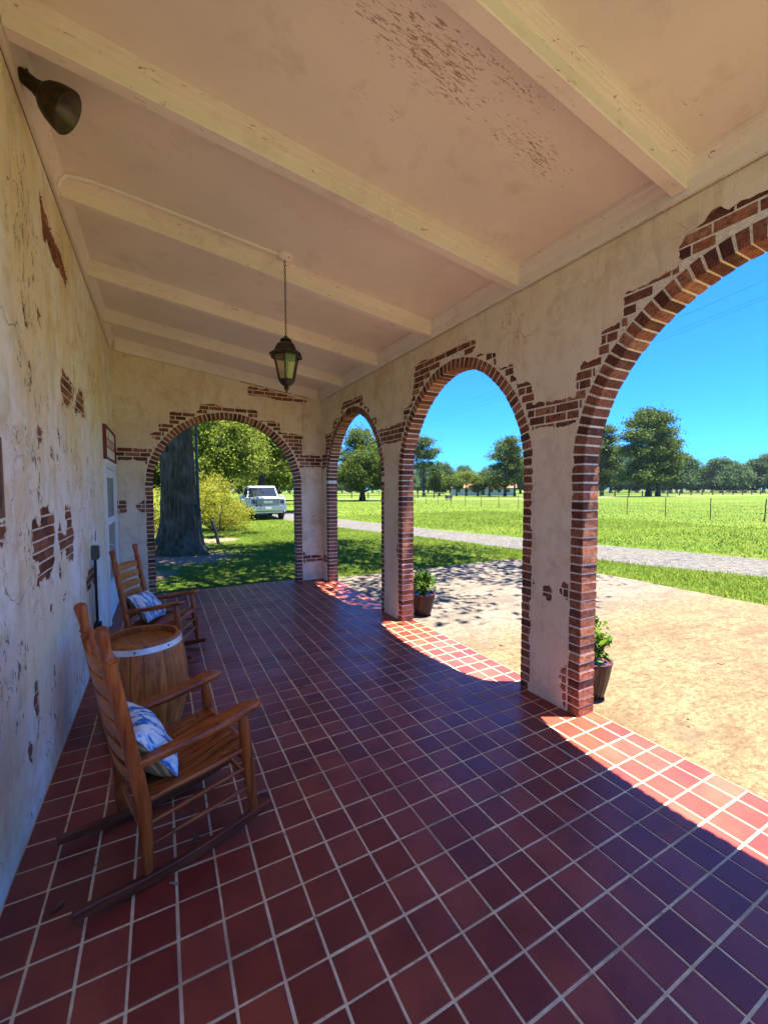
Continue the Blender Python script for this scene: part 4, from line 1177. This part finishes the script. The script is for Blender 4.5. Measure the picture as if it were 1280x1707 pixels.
def make_tree(name, label, cat, loc, group, h, tr, ells, ncl, per, rad, size, leaf, bark='bark_far', flat=.6, nl=7, lean=0.0, shell=.5, limb=.3, up=.0):
    t = thing(name, label, cat, loc, 0, group)
    P_, Cn = clump_points(ells, ncl, per, rad, flat, shell)
    P_ = P_[P_[:, 2] > .15]
    cards('crown', leaf_cards(P_, size, up), M[leaf], t)
    mb = MB(); rr = random.Random(int(h * 100 + tr * 1000))
    top = h * .86; pts = []; rads = []
    for i in range(9):
        u = i / 8; pts.append((lean * u * u * h + rr.uniform(-.1, .1) * tr * 2 * (i > 0), rr.uniform(-.1, .1) * tr * 2 * (i > 0), u * top)); rads.append(tr * (1.45 if i == 0 else 1.0) * (1 - u * .85))
    mb.tube(pts, rads, 9)
    idx = rr.sample(range(len(Cn)), min(nl * 3, len(Cn)))
    for k in idx[:nl * 3]:
        c = Cn[k]; u = max(.12, min(.9, c[2] / top - .12 * np.hypot(c[0], c[1]) / max(1, h) - .08)); s_ = Vector(pts[int(u * 8)])
        m_ = (s_ + Vector(c)) / 2 + Vector((0, 0, -.04 * h * rr.random()))
        r0 = tr * limb * (1 - u * .6); mb.tube([tuple(s_), tuple(m_), tuple(c)], [r0, r0 * .6, r0 * .2], 6)
    mb.build('trunk', M[bark], t, True)
    return t
def polar(az, D): return (.615 + D * math.sin(R(az)), D * math.cos(R(az)), GZ)

# ------------------------------------------------------------------ the big oak by the end of the porch
oak = thing('oak_tree', 'huge dark old oak trunk right outside the end arch, shading the lawn', 'tree', (1.06, 12.85, GZ))
from mathutils import noise as _mn
mnoise = lambda v: _mn.noise(Vector(v))
mb = MB(); nz, na = 110, 120; vs = []; fs = []; ro = random.Random(6)
ph = [ro.uniform(0, 6.28) for _ in range(8)]
for i in range(nz + 1):
    z = 8.0 * (i / nz) ** 1.25
    for j in range(na):
        a = 2 * math.pi * j / na
        r = .435 - .014 * z + .42 * math.exp(-z / .28) * (.75 + .45 * math.sin(3 * a + ph[0]) + .25 * math.sin(5 * a + ph[1])) + .10 * math.exp(-z / 1.1)
        r += .035 * mnoise((2.2 * math.cos(a), 2.2 * math.sin(a), z * .35)) + .028 * mnoise((7 * math.cos(a), 7 * math.sin(a), z * 1.1 + 4)) + .018 * mnoise((14 * math.cos(a), 14 * math.sin(a), z * 2.4 + 9))
        vs.append((r * math.cos(a) - .012 * z * z * .2, r * math.sin(a), z - .05))
for i in range(nz):
    for j in range(na): fs.append((i * na + j, i * na + (j + 1) % na, (i + 1) * na + (j + 1) % na, (i + 1) * na + j))
mb.add(vs, fs)
limbs = [((2.5, -2.0, 7.6), (5.0, -4.6, 8.4), (7.2, -6.8, 8.6)), ((0, 0, 6.2), (2.5, -2.0, 7.6), (5.2, -4.0, 8.6)), ((0, 0, 6.8), (1.0, -3.4, 8.2), (2.6, -7.0, 9.2)), ((0, 0, 6.0), (-2.2, -1.5, 7.4), (-4.6, -2.6, 8.2)), ((0, 0, 7.2), (-.5, -3.0, 9), (-1.4, -6, 10)), ((0, 0, 7.4), (3.0, -.6, 9), (6.2, -1.4, 9.8)), ((0, 0, 5.4), (2.2, -.2, 5.6), (4.4, -.6, 6.0))]
for l in limbs: mb.tube(l, [.26, .16, .05], 9)
mb.build('trunk', M['bark'], oak, True)
ells = [(5.2, -3.6, 8.8, 3.0, 3.0, 2.0), (2.6, -6.6, 9.2, 3.2, 2.4, 1.8), (-4.2, -2.6, 8.6, 3.2, 2.6, 2.0), (-1.4, -5.6, 10, 3.2, 2.8, 2.0), (5.6, -1.6, 9.4, 3.2, 2.2, 1.8), (1.0, -2.2, 10.5, 4.0, 2.8, 2.2), (0, .4, 9.6, 3, 1.8, 2.2), (4.4, -.9, 6.8, 2.2, 1.3, 1.0), (7.2, -7.0, 8.6, 2.8, 2.4, 1.2), (7.6, -4.6, 8.8, 2.4, 2.0, 1.2), (4.2, -8.2, 8.6, 1.8, 1.5, 1.0), (3.2, -3.0, 9.4, 3.0, 3.0, 1.6), (2.6, -1.2, 8.2, 2.4, 1.6, 1.2), (1.2, -4.2, 8.8, 2.2, 2.2, 1.3)]
P_, Cn = clump_points(ells, 600, 85, .40, .6, .2)
k_ = rs.uniform(0, 1, len(P_)) < np.interp(P_[:, 1], [-10.0, -7.5, -4], [.5, .75, 1.0])
cards('crown', leaf_cards(P_[k_], .095), M['leaf_oak'], oak)
# low twigs of leaves hanging where the arch shows them
P_, Cn = clump_points([(1.9, 3.3, 4.05, .9, .7, .45), (3.1, 4.2, 4.6, 1.0, .8, .5), (2.6, 3.4, 3.5, .5, .5, .3)], 30, 42, .20, .5, .2)
cards('low_branch', leaf_cards(P_, .075), M['leaf_light'], oak)
vine = MB(); vine.tube([(1.66, 13.2, GZ), (1.60, 13.25, .5), (1.565, 13.3, 1.6), (1.555, 13.3, 3.0), (1.57, 13.3, 5.5)], [.09, .055, .045, .04, .03], 10)
o = vine.build('sapling_trunk', M['bark_pale'], None, True); tag(o, 'slim grey sapling stem close behind the big oak trunk', 'tree')
bh = thing('bird_house', 'small dark bird feeder hung at the edge of the oak trunk', 'bird feeder', (1.50, 12.72, 1.02))
mb = MB(); mb.prism([(-.10, .08), (0, .26), (.10, .08)], -.09, .09, 'y'); mb.build('roof', M['black'], bh)
mb = MB(); mb.cbox((-.06, -.06, -.02), (.06, .06, .085)); mb.cbox((-.09, -.08, -.04), (.09, .08, -.02)); mb.build('body', M['black'], bh)
mb = MB(); mb.tube([(2.22, 14.26, GZ - .05), (2.13, 14.28, .35), (2.03, 14.30, .72)], [.055, .052, .05], 10)
tag(mb.build('leaning_stake', M['black'], None, True), 'short black leaning post stuck in the lawn', 'post')

# ------------------------------------------------------------------ azaleas and background trees behind the end arch
def bush(label, loc, ells, ncl, per, rad, size, leaf):
    t = thing('bush', label, 'bush', loc)
    P_, Cn = clump_points(ells, ncl, per, rad, .8, .55); P_ = P_[P_[:, 2] > .02]
    cards('foliage', leaf_cards(P_, size), M[leaf], t)
    mb = MB(); rr = random.Random(3)
    for k in range(0, len(Cn), max(1, len(Cn) // 22)):
        c = Cn[k]; mb.tube([(c[0] * .1, c[1] * .1, 0), (c[0] * .55, c[1] * .55, c[2] * .6), tuple(c)], [.035, .02, .008], 5)
    mb.build('stem', M['bark_far'], t)
bush('large yellow-green sunlit bush spilling onto the lawn right of the oak', (2.75, 18.9, GZ), [(-.2, 0, .95, 1.35, 1.2, 1.0), (-1.0, .6, 1.3, 1.2, 1.2, 1.0), (.75, .1, .6, .8, .9, .65), (-.2, .8, 1.7, 1.0, 1.0, .7)], 240, 80, .17, .036, 'leaf_bush')
bush('yellow-green bush half hidden behind the oak trunk', (.3, 19.4, GZ), [(0, 0, .9, 1.2, 1.1, 1.0), (-1.1, .3, .8, 1.0, 1.0, .8)], 130, 75, .18, .038, 'leaf_bush')
bush('pale feathery shrub in front of the white pickup', (3.9, 22.4, GZ), [(-.1, 0, .6, .5, .6, .7), (-.8, .6, .9, .7, .7, .9)], 60, 60, .15, .036, 'leaf_light')
make_tree('leafy_tree', 'dark leafy tree overhanging the lawn behind the pickup', 'tree', (7.6, 33.0, GZ), 'leafy trees behind the end arch', 10.5, .34, [(0, 0, 6.3, 4.4, 3.4, 2.5), (-3.2, -1.5, 5.2, 2.6, 2.2, 1.6), (2.4, -1, 5.0, 2.4, 2.4, 1.5), (0, 0, 8.8, 3, 3, 1.8)], 320, 80, .45, .12, 'leaf_oak', lean=-.05)
make_tree('leafy_tree', 'bright broadleaf tree between the yellow bush and the dark tree', 'tree', (3.6, 25.5, GZ), 'leafy trees behind the end arch', 8.5, .22, [(0, 0, 4.6, 2.6, 2.2, 2.2), (-1.3, -.8, 3.2, 1.6, 1.4, 1.2), (1.4, -.4, 3.5, 1.4, 1.4, 1.1), (0, 0, 6.8, 2, 2, 1.5)], 260, 80, .32, .08, 'leaf_light')
make_tree('leafy_tree', 'dark broadleaf tree seen left of the oak trunk', 'tree', (-.9, 27.0, GZ), 'leafy trees behind the end arch', 9.5, .28, [(0, 0, 4.8, 3.0, 2.4, 3.0), (1.8, .4, 3.0, 1.6, 1.4, 1.6), (0, 0, 7.4, 2.2, 2.2, 1.6)], 240, 58, .42, .14, 'leaf_broad')
make_tree('leafy_tree', 'deep green tree filling the gap behind the oak', 'tree', (2.4, 37.0, GZ), 'leafy trees behind the end arch', 13, .36, [(0, 0, 5.5, 4.2, 3, 4.0), (0, 0, 9.5, 3.4, 3, 2.6)], 280, 58, .6, .2, 'leaf_oak')
make_tree('leafy_tree', 'sunlit pale tree far down the drive past the pickup', 'tree', (12.8, 50.0, GZ), 'leafy trees behind the end arch', 9, .25, [(0, 0, 4.6, 3.2, 3, 3.2), (-2.6, 0, 2.6, 2.2, 2, 1.8)], 180, 55, .45, .18, 'leaf_light')
make_tree('leafy_tree', 'shady tree at the back edge of the drive', 'tree', (5.0, 56.0, GZ), 'leafy trees behind the end arch', 14, .4, [(0, 0, 7, 6, 4, 5.0), (5, 2, 6, 4.0, 4, 4.4), (-5, 2, 6, 4.0, 4, 4.4)], 300, 50, .8, .28, 'leaf_oak')
make_tree('leafy_tree', 'wide shady tree closing the view at the end of the drive', 'tree', (15.5, 66.0, GZ), 'leafy trees behind the end arch', 13, .4, [(0, 0, 6, 5, 4, 5.0), (4.4, 2, 5.5, 3.4, 4, 4.2), (-5, 2, 6, 4.0, 4, 4.4)], 260, 50, .8, .28, 'leaf_oak')

# ------------------------------------------------------------------ white pickup truck
tk = thing('pickup_truck', 'white crew cab pickup truck with chrome grille parked on the grass', 'truck', (6.25, 27.4, GZ), R(-93.3))
tk.scale = (1.05, 1.05, 1.05)
mb = MB()
mb.cbox((-2.9, -.98, .50), (2.72, .98, 1.10), .06)
mb.cbox((1.05, -.94, 1.06), (2.70, .94, 1.235), .07); mb.cbox((1.2, -.55, 1.21), (2.62, .55, 1.275), .03)
mb.cbox((-2.9, -.98, 1.07), (-1.25, -.90, 1.33), .02); mb.cbox((-2.9, .90, 1.07), (-1.25, .98, 1.33), .02); mb.cbox((-2.9, -.90, 1.07), (-2.82, .90, 1.33), .02)
for s_ in (-1, 1):
    for x in (1.88, -1.75):
        mb.tube([(x + .52 * math.cos(R(a)), s_ * .965, .42 + .52 * math.sin(R(a))) for a in range(0, 181, 15)], .05, 8)
mb.build('body', M['car_white'], tk, True)
cabp = [(-1.30, 1.09), (1.085, 1.09), (.565, 1.83), (.36, 1.90), (-.95, 1.90), (-1.22, 1.80)]
mb = MB(); vs = []
for s_ in (-1, 1):
    for x, z in cabp: vs.append((x, s_ * (.93 - .17 * (z - 1.09) / .81), z))
n = len(cabp); mb.add(vs, [tuple(range(n))[::-1], tuple(range(n, 2 * n))] + [(i, (i + 1) % n, n + (i + 1) % n, n + i) for i in range(n)]); mb.build('cab', M['car_white'], tk, False)
mb = MB(); nrm = Vector((.82, 0, .57)).normalized() * .012
q = [(1.035, -.86, 1.165), (1.035, .86, 1.165), (.59, .735, 1.80), (.59, -.735, 1.80)]
mb.add([tuple(Vector(v) + nrm) for v in q] + [tuple(Vector(v) - nrm) for v in q], [(0, 1, 2, 3), (7, 6, 5, 4), (0, 1, 5, 4), (1, 2, 6, 5), (2, 3, 7, 6), (3, 0, 4, 7)]); mb.build('windshield', M['car_glass'], tk)
for s_ in (-1, 1):
    for wq in ([(.93, 1.16), (.51, 1.76), (.02, 1.78), (.02, 1.16)], [(-.08, 1.16), (-.08, 1.78), (-.85, 1.78), (-1.05, 1.16)]):
        mb = MB(); f = lambda x, z, e: (x, s_ * (.93 - .17 * (z - 1.09) / .81 + e), z)
        mb.add([f(x, z, .006) for x, z in wq] + [f(x, z, -.02) for x, z in wq], [(0, 1, 2, 3), (7, 6, 5, 4), (0, 1, 5, 4), (1, 2, 6, 5), (2, 3, 7, 6), (3, 0, 4, 7)]); mb.build('side_window', M['car_glass'], tk)
    mb = MB(); mb.cbox((.70, s_ * 1.14 - .13, 1.14), (.80, s_ * 1.14 + .13, 1.36), .03); mb.tube([(.76, s_ * .9, 1.18), (.76, s_ * 1.05, 1.22)], .025, 8); mb.build('mirror', M['car_white'], tk)
    mb = MB(); y0, y1 = sorted((s_ * .97, s_ * .66)); mb.cbox((2.60, y0, .90), (2.735, y1, 1.12), .02); mb.build('headlight', M['dark_glass'], tk)
    mb = MB(); y0, y1 = sorted((s_ * .965, s_ * .88)); mb.cbox((2.62, y0, .84), (2.745, y1, 1.14), .015); mb.build('daytime_lamp', M['head_lens'], tk)
    mb = MB(); y0, y1 = sorted((s_ * .90, s_ * .76)); mb.cbox((2.74, y0, .60), (2.80, y1, .70), .01); mb.build('fog_lamp', M['dark_glass'], tk)
    for x in (1.88, -1.75):
        wh = thing('wheel', None, None, (x, s_ * .86, .40)); wh.parent = tk
        mb = MB(); mb.tube([(0, -.13, 0), (0, -.11, 0), (0, .11, 0), (0, .13, 0)], [.36, .40, .40, .36], 26); mb.build('tyre', M['tyre'], wh, True)
        mb = MB(); mb.tube([(0, s_ * .10, 0), (0, s_ * .137, 0), (0, s_ * .142, 0)], [.25, .245, .10], 20); mb.build('rim', M['chrome'], wh, True)
mb = MB(); mb.cbox((2.68, -.64, .80), (2.76, .64, 1.17), .03); gr = mb.build('grille', M['black'], tk)
mb = MB()
for z in (.85, .915, .98, 1.045, 1.11): mb.cbox((2.755, -.60, z - .014), (2.775, .60, z + .014), .005)
mb.cbox((2.74, -.66, 1.15), (2.775, .66, 1.185), .008); mb.cbox((2.75, -.25, .93), (2.79, .25, 1.05), .01)
mb.build('chrome_bar', M['chrome'], gr)
mb = MB(); mb.cbox((2.70, -1.0, .50), (2.86, 1.0, .80), .05); mb.cbox((2.66, -.80, .38), (2.83, .80, .50), .03); mb.build('bumper', M['chrome'], tk)
mb = MB(); mb.cbox((2.865, -.16, .60), (2.875, .16, .72), .004); mb.build('licence_plate', M['plate'], tk)

# ------------------------------------------------------------------ potted shrubs outside the arches
def pot(label, loc, mat, ht, rt, ribs, ells, ncl, per, rad, size, seed):
    t = thing('potted_shrub', label, 'potted plant', loc, group='glazed pots against the arch columns')
    mb = MB(); wob = (lambda a: 1 + .028 * abs(math.sin(a * ribs)))
    pr = [(rt * .60, 0), (rt * .63, .01), (rt * .74, ht * .25), (rt * .88, ht * .55), (rt * .98, ht * .85), (rt * 1.0, ht * .93)]
    mb.lathe(pr, n=96, cap=True, wob=wob)
    mb.lathe([(rt * 1.0, ht * .925), (rt * 1.05, ht * .95), (rt * 1.05, ht * .99), (rt * 1.0, ht), (rt * .92, ht * .99), (rt * .90, ht * .9)], n=48, cap=False)
    mb.build('pot', M[mat], t, True)
    mb = MB(); mb.lathe([(.0, ht * .925), (rt * .5, ht * .93), (rt * .93, ht * .915)], n=24, cap=False); mb.build('soil', M['soil'], t)
    P_, Cn = clump_points(ells, ncl, per, rad, .8, .35); P_ = P_[P_[:, 2] > ht * .93]
    cards('foliage', leaf_cards(P_, size, .5, .42), M['leaf_pot'], t)
    mb = MB()
    for c in Cn[::2]: mb.tube([(c[0] * .15, c[1] * .15, ht * .9), (c[0] * .6, c[1] * .6, (c[2] + ht) / 2), tuple(c)], [.006, .004, .002], 5)
    mb.build('stem', M['bark_far'], t)
pot('dark maroon ribbed pot holding a rounded green shrub by the middle column', (3.74, 4.74, -.021), 'pot', .30, .165, 14, [(0, 0, .47, .16, .16, .17)], 60, 14, .038, .028, 1)
pot('brown maroon striped pot with an upright leafy shrub by the nearest column', (3.735, 2.19, -.021), 'pot2', .31, .148, 10, [(-.02, 0, .46, .13, .13, .16), (.05, 0, .40, .12, .10, .08), (-.03, 0, .62, .08, .08, .12), (-.08, .02, .50, .08, .1, .14)], 60, 10, .036, .036, 2)

# ------------------------------------------------------------------ field fence
def wire_fence(name, label, pts, step, h, r, wires, mesh_step=None, rail=False):
    t = thing(name, label, 'fence', (0, 0, 0)); rr = random.Random(9)
    seg = []; 
    for (x0, y0), (x1, y1) in zip(pts, pts[1:]):
        L = math.hypot(x1 - x0, y1 - y0); k = int(L / step)
        for i in range(k): seg.append((x0 + (x1 - x0) * i / k, y0 + (y1 - y0) * i / k))
    seg.append(pts[-1])
    for (x, y) in seg:
        mb = MB(); lx, ly = rr.uniform(-.03, .03), rr.uniform(-.05, .05)
        if rail: mb.box((x - r, y - r, GZ - .1), (x + r, y + r, GZ + h))
        else: mb.tube([(x, y, GZ - .1), (x + lx, y + ly, GZ + h)], [r, r], 6)
        mb.build('post', M['post_metal'], t)
    mb = MB()
    for z in wires:
        if rail:
            for (xa, ya), (xb, yb) in zip(seg, seg[1:]): mb.tube([(xa, ya, GZ + z), (xb, yb, GZ + z)], [.055, .055], 5)
        else:
            mb.tube([(x, y, GZ + z) for x, y in seg], .004, 4)
    if mesh_step:
        for (xa, ya), (xb, yb) in zip(seg, seg[1:]):
            k = int(math.hypot(xb - xa, yb - ya) / mesh_step)
            for i in range(k):
                u = (i + .5) / k; x, y = xa + (xb - xa) * u, ya + (yb - ya) * u
                mb.tube([(x, y, GZ + .02), (x, y, GZ + wires[-1])], .003, 3, cap=False)
    mb.build('rail' if rail else 'wire', M['post_metal'] if rail else M['wire'], t)
wire_fence('wire_fence', 'thin wire mesh fence on slim metal posts across the near field', [(28.6, 2.6), (28.6, 51.6)], 2.45, 1.22, .026, (.05, .25, .45, .65, .85, 1.02, 1.15), .30)
wire_fence('rail_fence', 'dark wooden rail fence far off along the lane', [(75, 62.5), (175, 57)], 5.0, 1.3, .10, (.5, .9, 1.25), rail=True)
wire_fence('rail_fence', 'low dark rail fence under the tree in the farthest arch', [(28, 79), (52, 68)], 3.0, 1.2, .08, (.55, 1.1), rail=True)
mbx = thing('feed_box', 'small dark box on legs beside the pale lane in the field', 'box', (40.5, 53.2, GZ))
mb = MB(); mb.cbox((-.5, -.3, .35), (.5, .3, .85), .04); mb.build('body', M['post_metal'], mbx)
for x, y in ((-.4, -.22), (.4, -.22), (-.4, .22), (.4, .22)):
    mb = MB(); mb.box((x - .04, y - .04, 0), (x + .04, y + .04, .352)); mb.build('leg', M['post_metal'], mbx)

# ------------------------------------------------------------------ trees in the field
make_tree('leafy_tree', 'rounded leafy tree in the field seen through the farthest side arch', 'tree', polar(25.1, 66), 'trees in the field', 11.8, .42, [(0, 0, 6.2, 4.4, 4.4, 4.2), (2.6, -2.6, 4.0, 2.8, 2.6, 2.4), (-2.2, -2, 4.0, 3, 2.6, 2.4), (0, 0, 9.6, 2.4, 2.4, 2.2), (3.4, -2, 6.0, 2.0, 2, 2.0)], 460, 95, .45, .14, 'leaf_broad')
def pine(label, az, D, h, ells, ncl, nm='pine_tree', leaf='needle', tr=.33, per=110, rad=.7, size=.2, flat=.58, lean=0.0, grp='pines in the field'):
    return make_tree(nm, label, 'tree', polar(az, D), grp, h, tr, ells, ncl, per, rad, size, leaf, flat=flat, nl=9, lean=lean, shell=.35, limb=.38, up=.5)
pine('tall sparse pine at the left of the middle arch', 33.5, 103, 14.9, [(-.6, 0, 13.0, 2.6, 2.4, 1.7), (1.6, 0, 10.6, 3.0, 2.4, 1.3), (-1.8, 0, 10.2, 2.6, 2.4, 1.4), (3.2, 0, 8.2, 2.2, 2, .8), (-.8, 0, 7.6, 2.6, 2.2, 1.0), (3.4, 0, 6.0, 2.0, 2, .8)], 90)
pine('broad spreading pine at the right of the middle arch, in front of the white house', 44.2, 104, 14.4, [(.6, 0, 13.0, 2.4, 2.2, 1.2), (-1.6, 0, 11.4, 2.2, 2, .9), (2.4, 0, 11.2, 2.2, 2, 1.0), (-3.0, 0, 9.2, 2.0, 2, .8), (.4, 0, 9.6, 2.0, 2, .9), (3.4, 0, 8.8, 2.4, 2, 1.0), (-1.8, 0, 7.2, 2.8, 2, .7), (1.8, 0, 6.8, 2.6, 2, .9), (-3.4, 0, 4.6, 2.6, 2.2, .8), (2.8, 0, 4.6, 3.0, 2.4, 1.2), (0, 0, 3.4, 2.2, 2, .8)], 165)
pine('slim pine trunk just right of the broad spreading pine', 45.4, 106, 11.0, [(.4, 0, 8.2, 2.6, 2.4, 2.2), (.2, 0, 5.2, 2.8, 2.2, 1.6)], 60, tr=.26)
pine('tall dark pine beside the nearest column in the largest arch', 55.6, 126, 19.5, [(0, 0, 17.4, 2.8, 2.6, 1.6), (2.2, 0, 15.0, 2.8, 2.6, 1.1), (-1.6, 0, 13.4, 2.8, 2.6, 1.1), (3.0, 0, 11.6, 3.0, 2.6, 1.1), (-.6, 0, 9.8, 3.2, 2.6, 1.0), (2.6, 0, 7.6, 3.4, 2.6, 1.1), (-1.4, 0, 6.0, 3.2, 2.6, 1.2), (2.6, 0, 4.2, 3.4, 2.6, 1.2)], 150, rad=.85, size=.24)
pine('largest round-headed pine standing alone against the sky', 60.35, 114, 20.4, [(-1.0, 0, 18.6, 3.4, 3, 1.5), (3.2, 0, 17.8, 3.0, 3, 1.5), (-4.0, 0, 16.6, 2.8, 2.6, 1.2), (6.2, 0, 15.2, 2.8, 2.6, 1.3), (.8, 0, 15.6, 3.0, 2.8, 1.2), (-6.0, 0, 13.6, 2.6, 2.4, 1.2), (-2.4, 0, 13.0, 2.8, 2.6, 1.1), (3.8, 0, 13.0, 3.2, 2.8, 1.2), (7.8, 0, 12.0, 2.6, 2.4, 1.0), (-5.6, 0, 10.2, 3.2, 2.6, 1.2), (.2, 0, 10.2, 3.4, 2.8, 1.2), (5.2, 0, 9.6, 3.6, 2.8, 1.1), (9.6, 0, 8.6, 2.8, 2.4, .9), (-3.4, 0, 7.2, 4.0, 3, 1.1), (2.6, 0, 6.8, 3.6, 3, 1.0), (-6.0, 0, 4.6, 3.4, 2.8, 1.2), (.5, 0, 4.2, 3.6, 2.8, 1.0), (5.8, 0, 4.8, 3.6, 3, 1.2)], 420, rad=.85, size=.24, tr=.55)
pine('second trunk leaning beside the largest pine', 61.3, 116, 14.0, [(1.0, 0, 11.0, 3.4, 3, 2.2), (2.2, 0, 7.2, 3.6, 3, 1.8)], 60, rad=.85, size=.24, tr=.42, lean=.01)
make_tree('leafy_tree', 'light green spreading tree shading the roof of the white house', 'tree', polar(39.2, 112), 'trees in the field', 6.8, .25, [(0, 0, 4.9, 3.8, 3, 1.5), (-2.6, 0, 4.2, 2.6, 2.4, 1.0), (3.2, 0, 4.4, 2.6, 2.4, 1.1)], 150, 80, .45, .16, 'leaf_light')
make_tree('leafy_tree', 'low round green tree left of the white house', 'tree', polar(35.6, 108), 'trees in the field', 7.0, .25, [(0, 0, 3.6, 3.0, 2.6, 2.6)], 130, 80, .45, .16, 'leaf_broad')
make_tree('leafy_tree', 'dark low tree before the right half of the white house', 'tree', polar(42.2, 108), 'trees in the field', 6.2, .25, [(0, 0, 4.0, 3.0, 2.6, 1.5), (2.4, 0, 3.0, 2.6, 2, 1.2), (-2.4, 0, 3.4, 2.0, 2, 1.0)], 110, 80, .45, .16, 'needle')
make_tree('leafy_tree', 'rounded mid green tree hiding the middle of the white house', 'tree', polar(40.7, 106), 'trees in the field', 5.6, .22, [(0, 0, 3.0, 2.4, 2.2, 2.0)], 90, 80, .42, .15, 'leaf_broad')
make_tree('leafy_tree', 'small dark tree hiding the left roof end of the white house', 'tree', polar(37.9, 109), 'trees in the field', 5.4, .2, [(0, 0, 3.4, 2.0, 2.0, 1.7)], 70, 80, .42, .15, 'needle')
# far treeline, each tree its own
proto = None
rt_ = random.Random(21)
protos = []
for k, (h, ells, lf) in enumerate([(13.0, [(0, 0, 7.0, 5.6, 4, 5.0), (3.4, 0, 5, 3.4, 3, 3.6), (-3.2, 0, 5, 3.4, 3, 3.6)], 'leaf_far'), (14.5, [(0, 0, 10.5, 4.4, 3.4, 3.6), (1.4, 0, 5.5, 4.6, 3.4, 3.4)], 'leaf_far'), (11.5, [(0, 0, 6, 5.2, 3.6, 4.4), (-2.6, 0, 4, 4.0, 3.4, 3)], 'leaf_far')]):
    protos.append((h, ells, lf))
built = [None] * 3; spots = []
az = 9.0
while az < 76:
    D = rt_.uniform(165, 235) if az < 50 else rt_.uniform(200, 290)
    spots.append((az, D, rt_.randrange(3), rt_.uniform(.82, 1.12) * (1.0 if az < 50 else 1.3))); az += rt_.uniform(.55, 1.15) * (.75 if az > 61 else 1.0 if az > 30 else 1.6)
for az, D, k, s_ in spots:
    p = polar(az, D)
    if built[k] is None:
        h, ells, lf = protos[k]
        t = make_tree('far_tree', 'distant green tree in the hazy treeline beyond the field', 'tree', p, 'far trees along the edge of the field', h, .4, ells, 300, 80, .8, .27, lf)
        built[k] = t
    else:
        t = copy_tree(built[k]); t.location = p
    t.scale = (s_, s_, s_ * rt_.uniform(.85, 1.1) * (.86 if az > 61 else 1)); t.rotation_euler = (0, 0, rt_.uniform(0, 6.28))

# ------------------------------------------------------------------ white farmhouse beyond the field
hx, hy, _ = polar(37.2, 124); ex, ey, _ = polar(45.5, 124); hl = math.hypot(ex - hx, ey - hy)
fh = thing('farmhouse', 'long low white house with rusty red roof behind the trees', 'house', (hx, hy, GZ), math.atan2(ey - hy, ex - hx))
mb = MB(); mb.box((0, 0, 0), (hl, 6.5, 2.3)); mb.prism([(.004, 2.301), (6.496, 2.301), (3.25, 3.75)], .02, .2, 'x'); mb.build('wall', M['house_white'], fh)
mb = MB(); vs = [(-.4, -.6, 2.2), (hl + .4, -.6, 2.2), (hl + .4, 3.25, 3.85), (-.4, 3.25, 3.85), (hl + .4, 7.1, 2.2), (-.4, 7.1, 2.2)]
vs += [(x, y, z - .12) for x, y, z in vs]
mb.add(vs, [(0, 1, 2, 3), (3, 2, 4, 5), (6, 9, 8, 7), (9, 11, 10, 8), (0, 6, 7, 1), (1, 7, 8, 2), (2, 8, 10, 4), (4, 10, 11, 5), (5, 11, 9, 3), (3, 9, 6, 0)]); mb.build('roof', M['roof_rust'], fh)
for i in range(7):
    x = 1.6 + i * (hl - 3) / 6.5
    if i == 3: mb = MB(); mb.box((x, -.03, .02), (x + 1.0, .02, 2.0)); mb.build('door', M['dark_glass'], fh)
    else:
        mb = MB(); mb.box((x, -.03, .9), (x + 1.0, .02, 1.9)); wd = mb.build('window', M['dark_glass'], fh)

# ------------------------------------------------------------------ overhead lines
for i, (dz, dx) in enumerate([(0, 0), (.65, .1), (1.0, 2.2)]):
    mb = MB(); mb.tube([(18 + dx, y, 6.62 + dz + .0028 * (y - 27) ** 2) for y in range(-24, 80, 4)], .0035, 5, cap=False)
    o = mb.build('power_line', M['black'], None); tag(o, 'thin sagging power line crossing the blue sky over the drive', 'power line', 'power lines over the drive')

# ------------------------------------------------------------------ summer haze over the field
hz_m = bpy.data.materials.new("summer_haze"); hz_m.use_nodes = True
ht = hz_m.node_tree; ht.nodes.remove(ht.nodes["Principled BSDF"])
pv = ht.nodes.new("ShaderNodeVolumePrincipled"); pv.inputs["Color"].default_value = (.66, .84, 1.0, 1); pv.inputs["Density"].default_value = 0.00008; pv.inputs["Anisotropy"].default_value = 0.2
ht.links.new(pv.outputs[0], ht.nodes["Material Output"].inputs["Volume"])
mb = MB(); mb.box((-330, -330, GZ - 1.0), (330, 330, 27.0))
tag(mb.build('haze', hz_m), 'thin pale summer haze over the field', 'haze', kind='stuff')
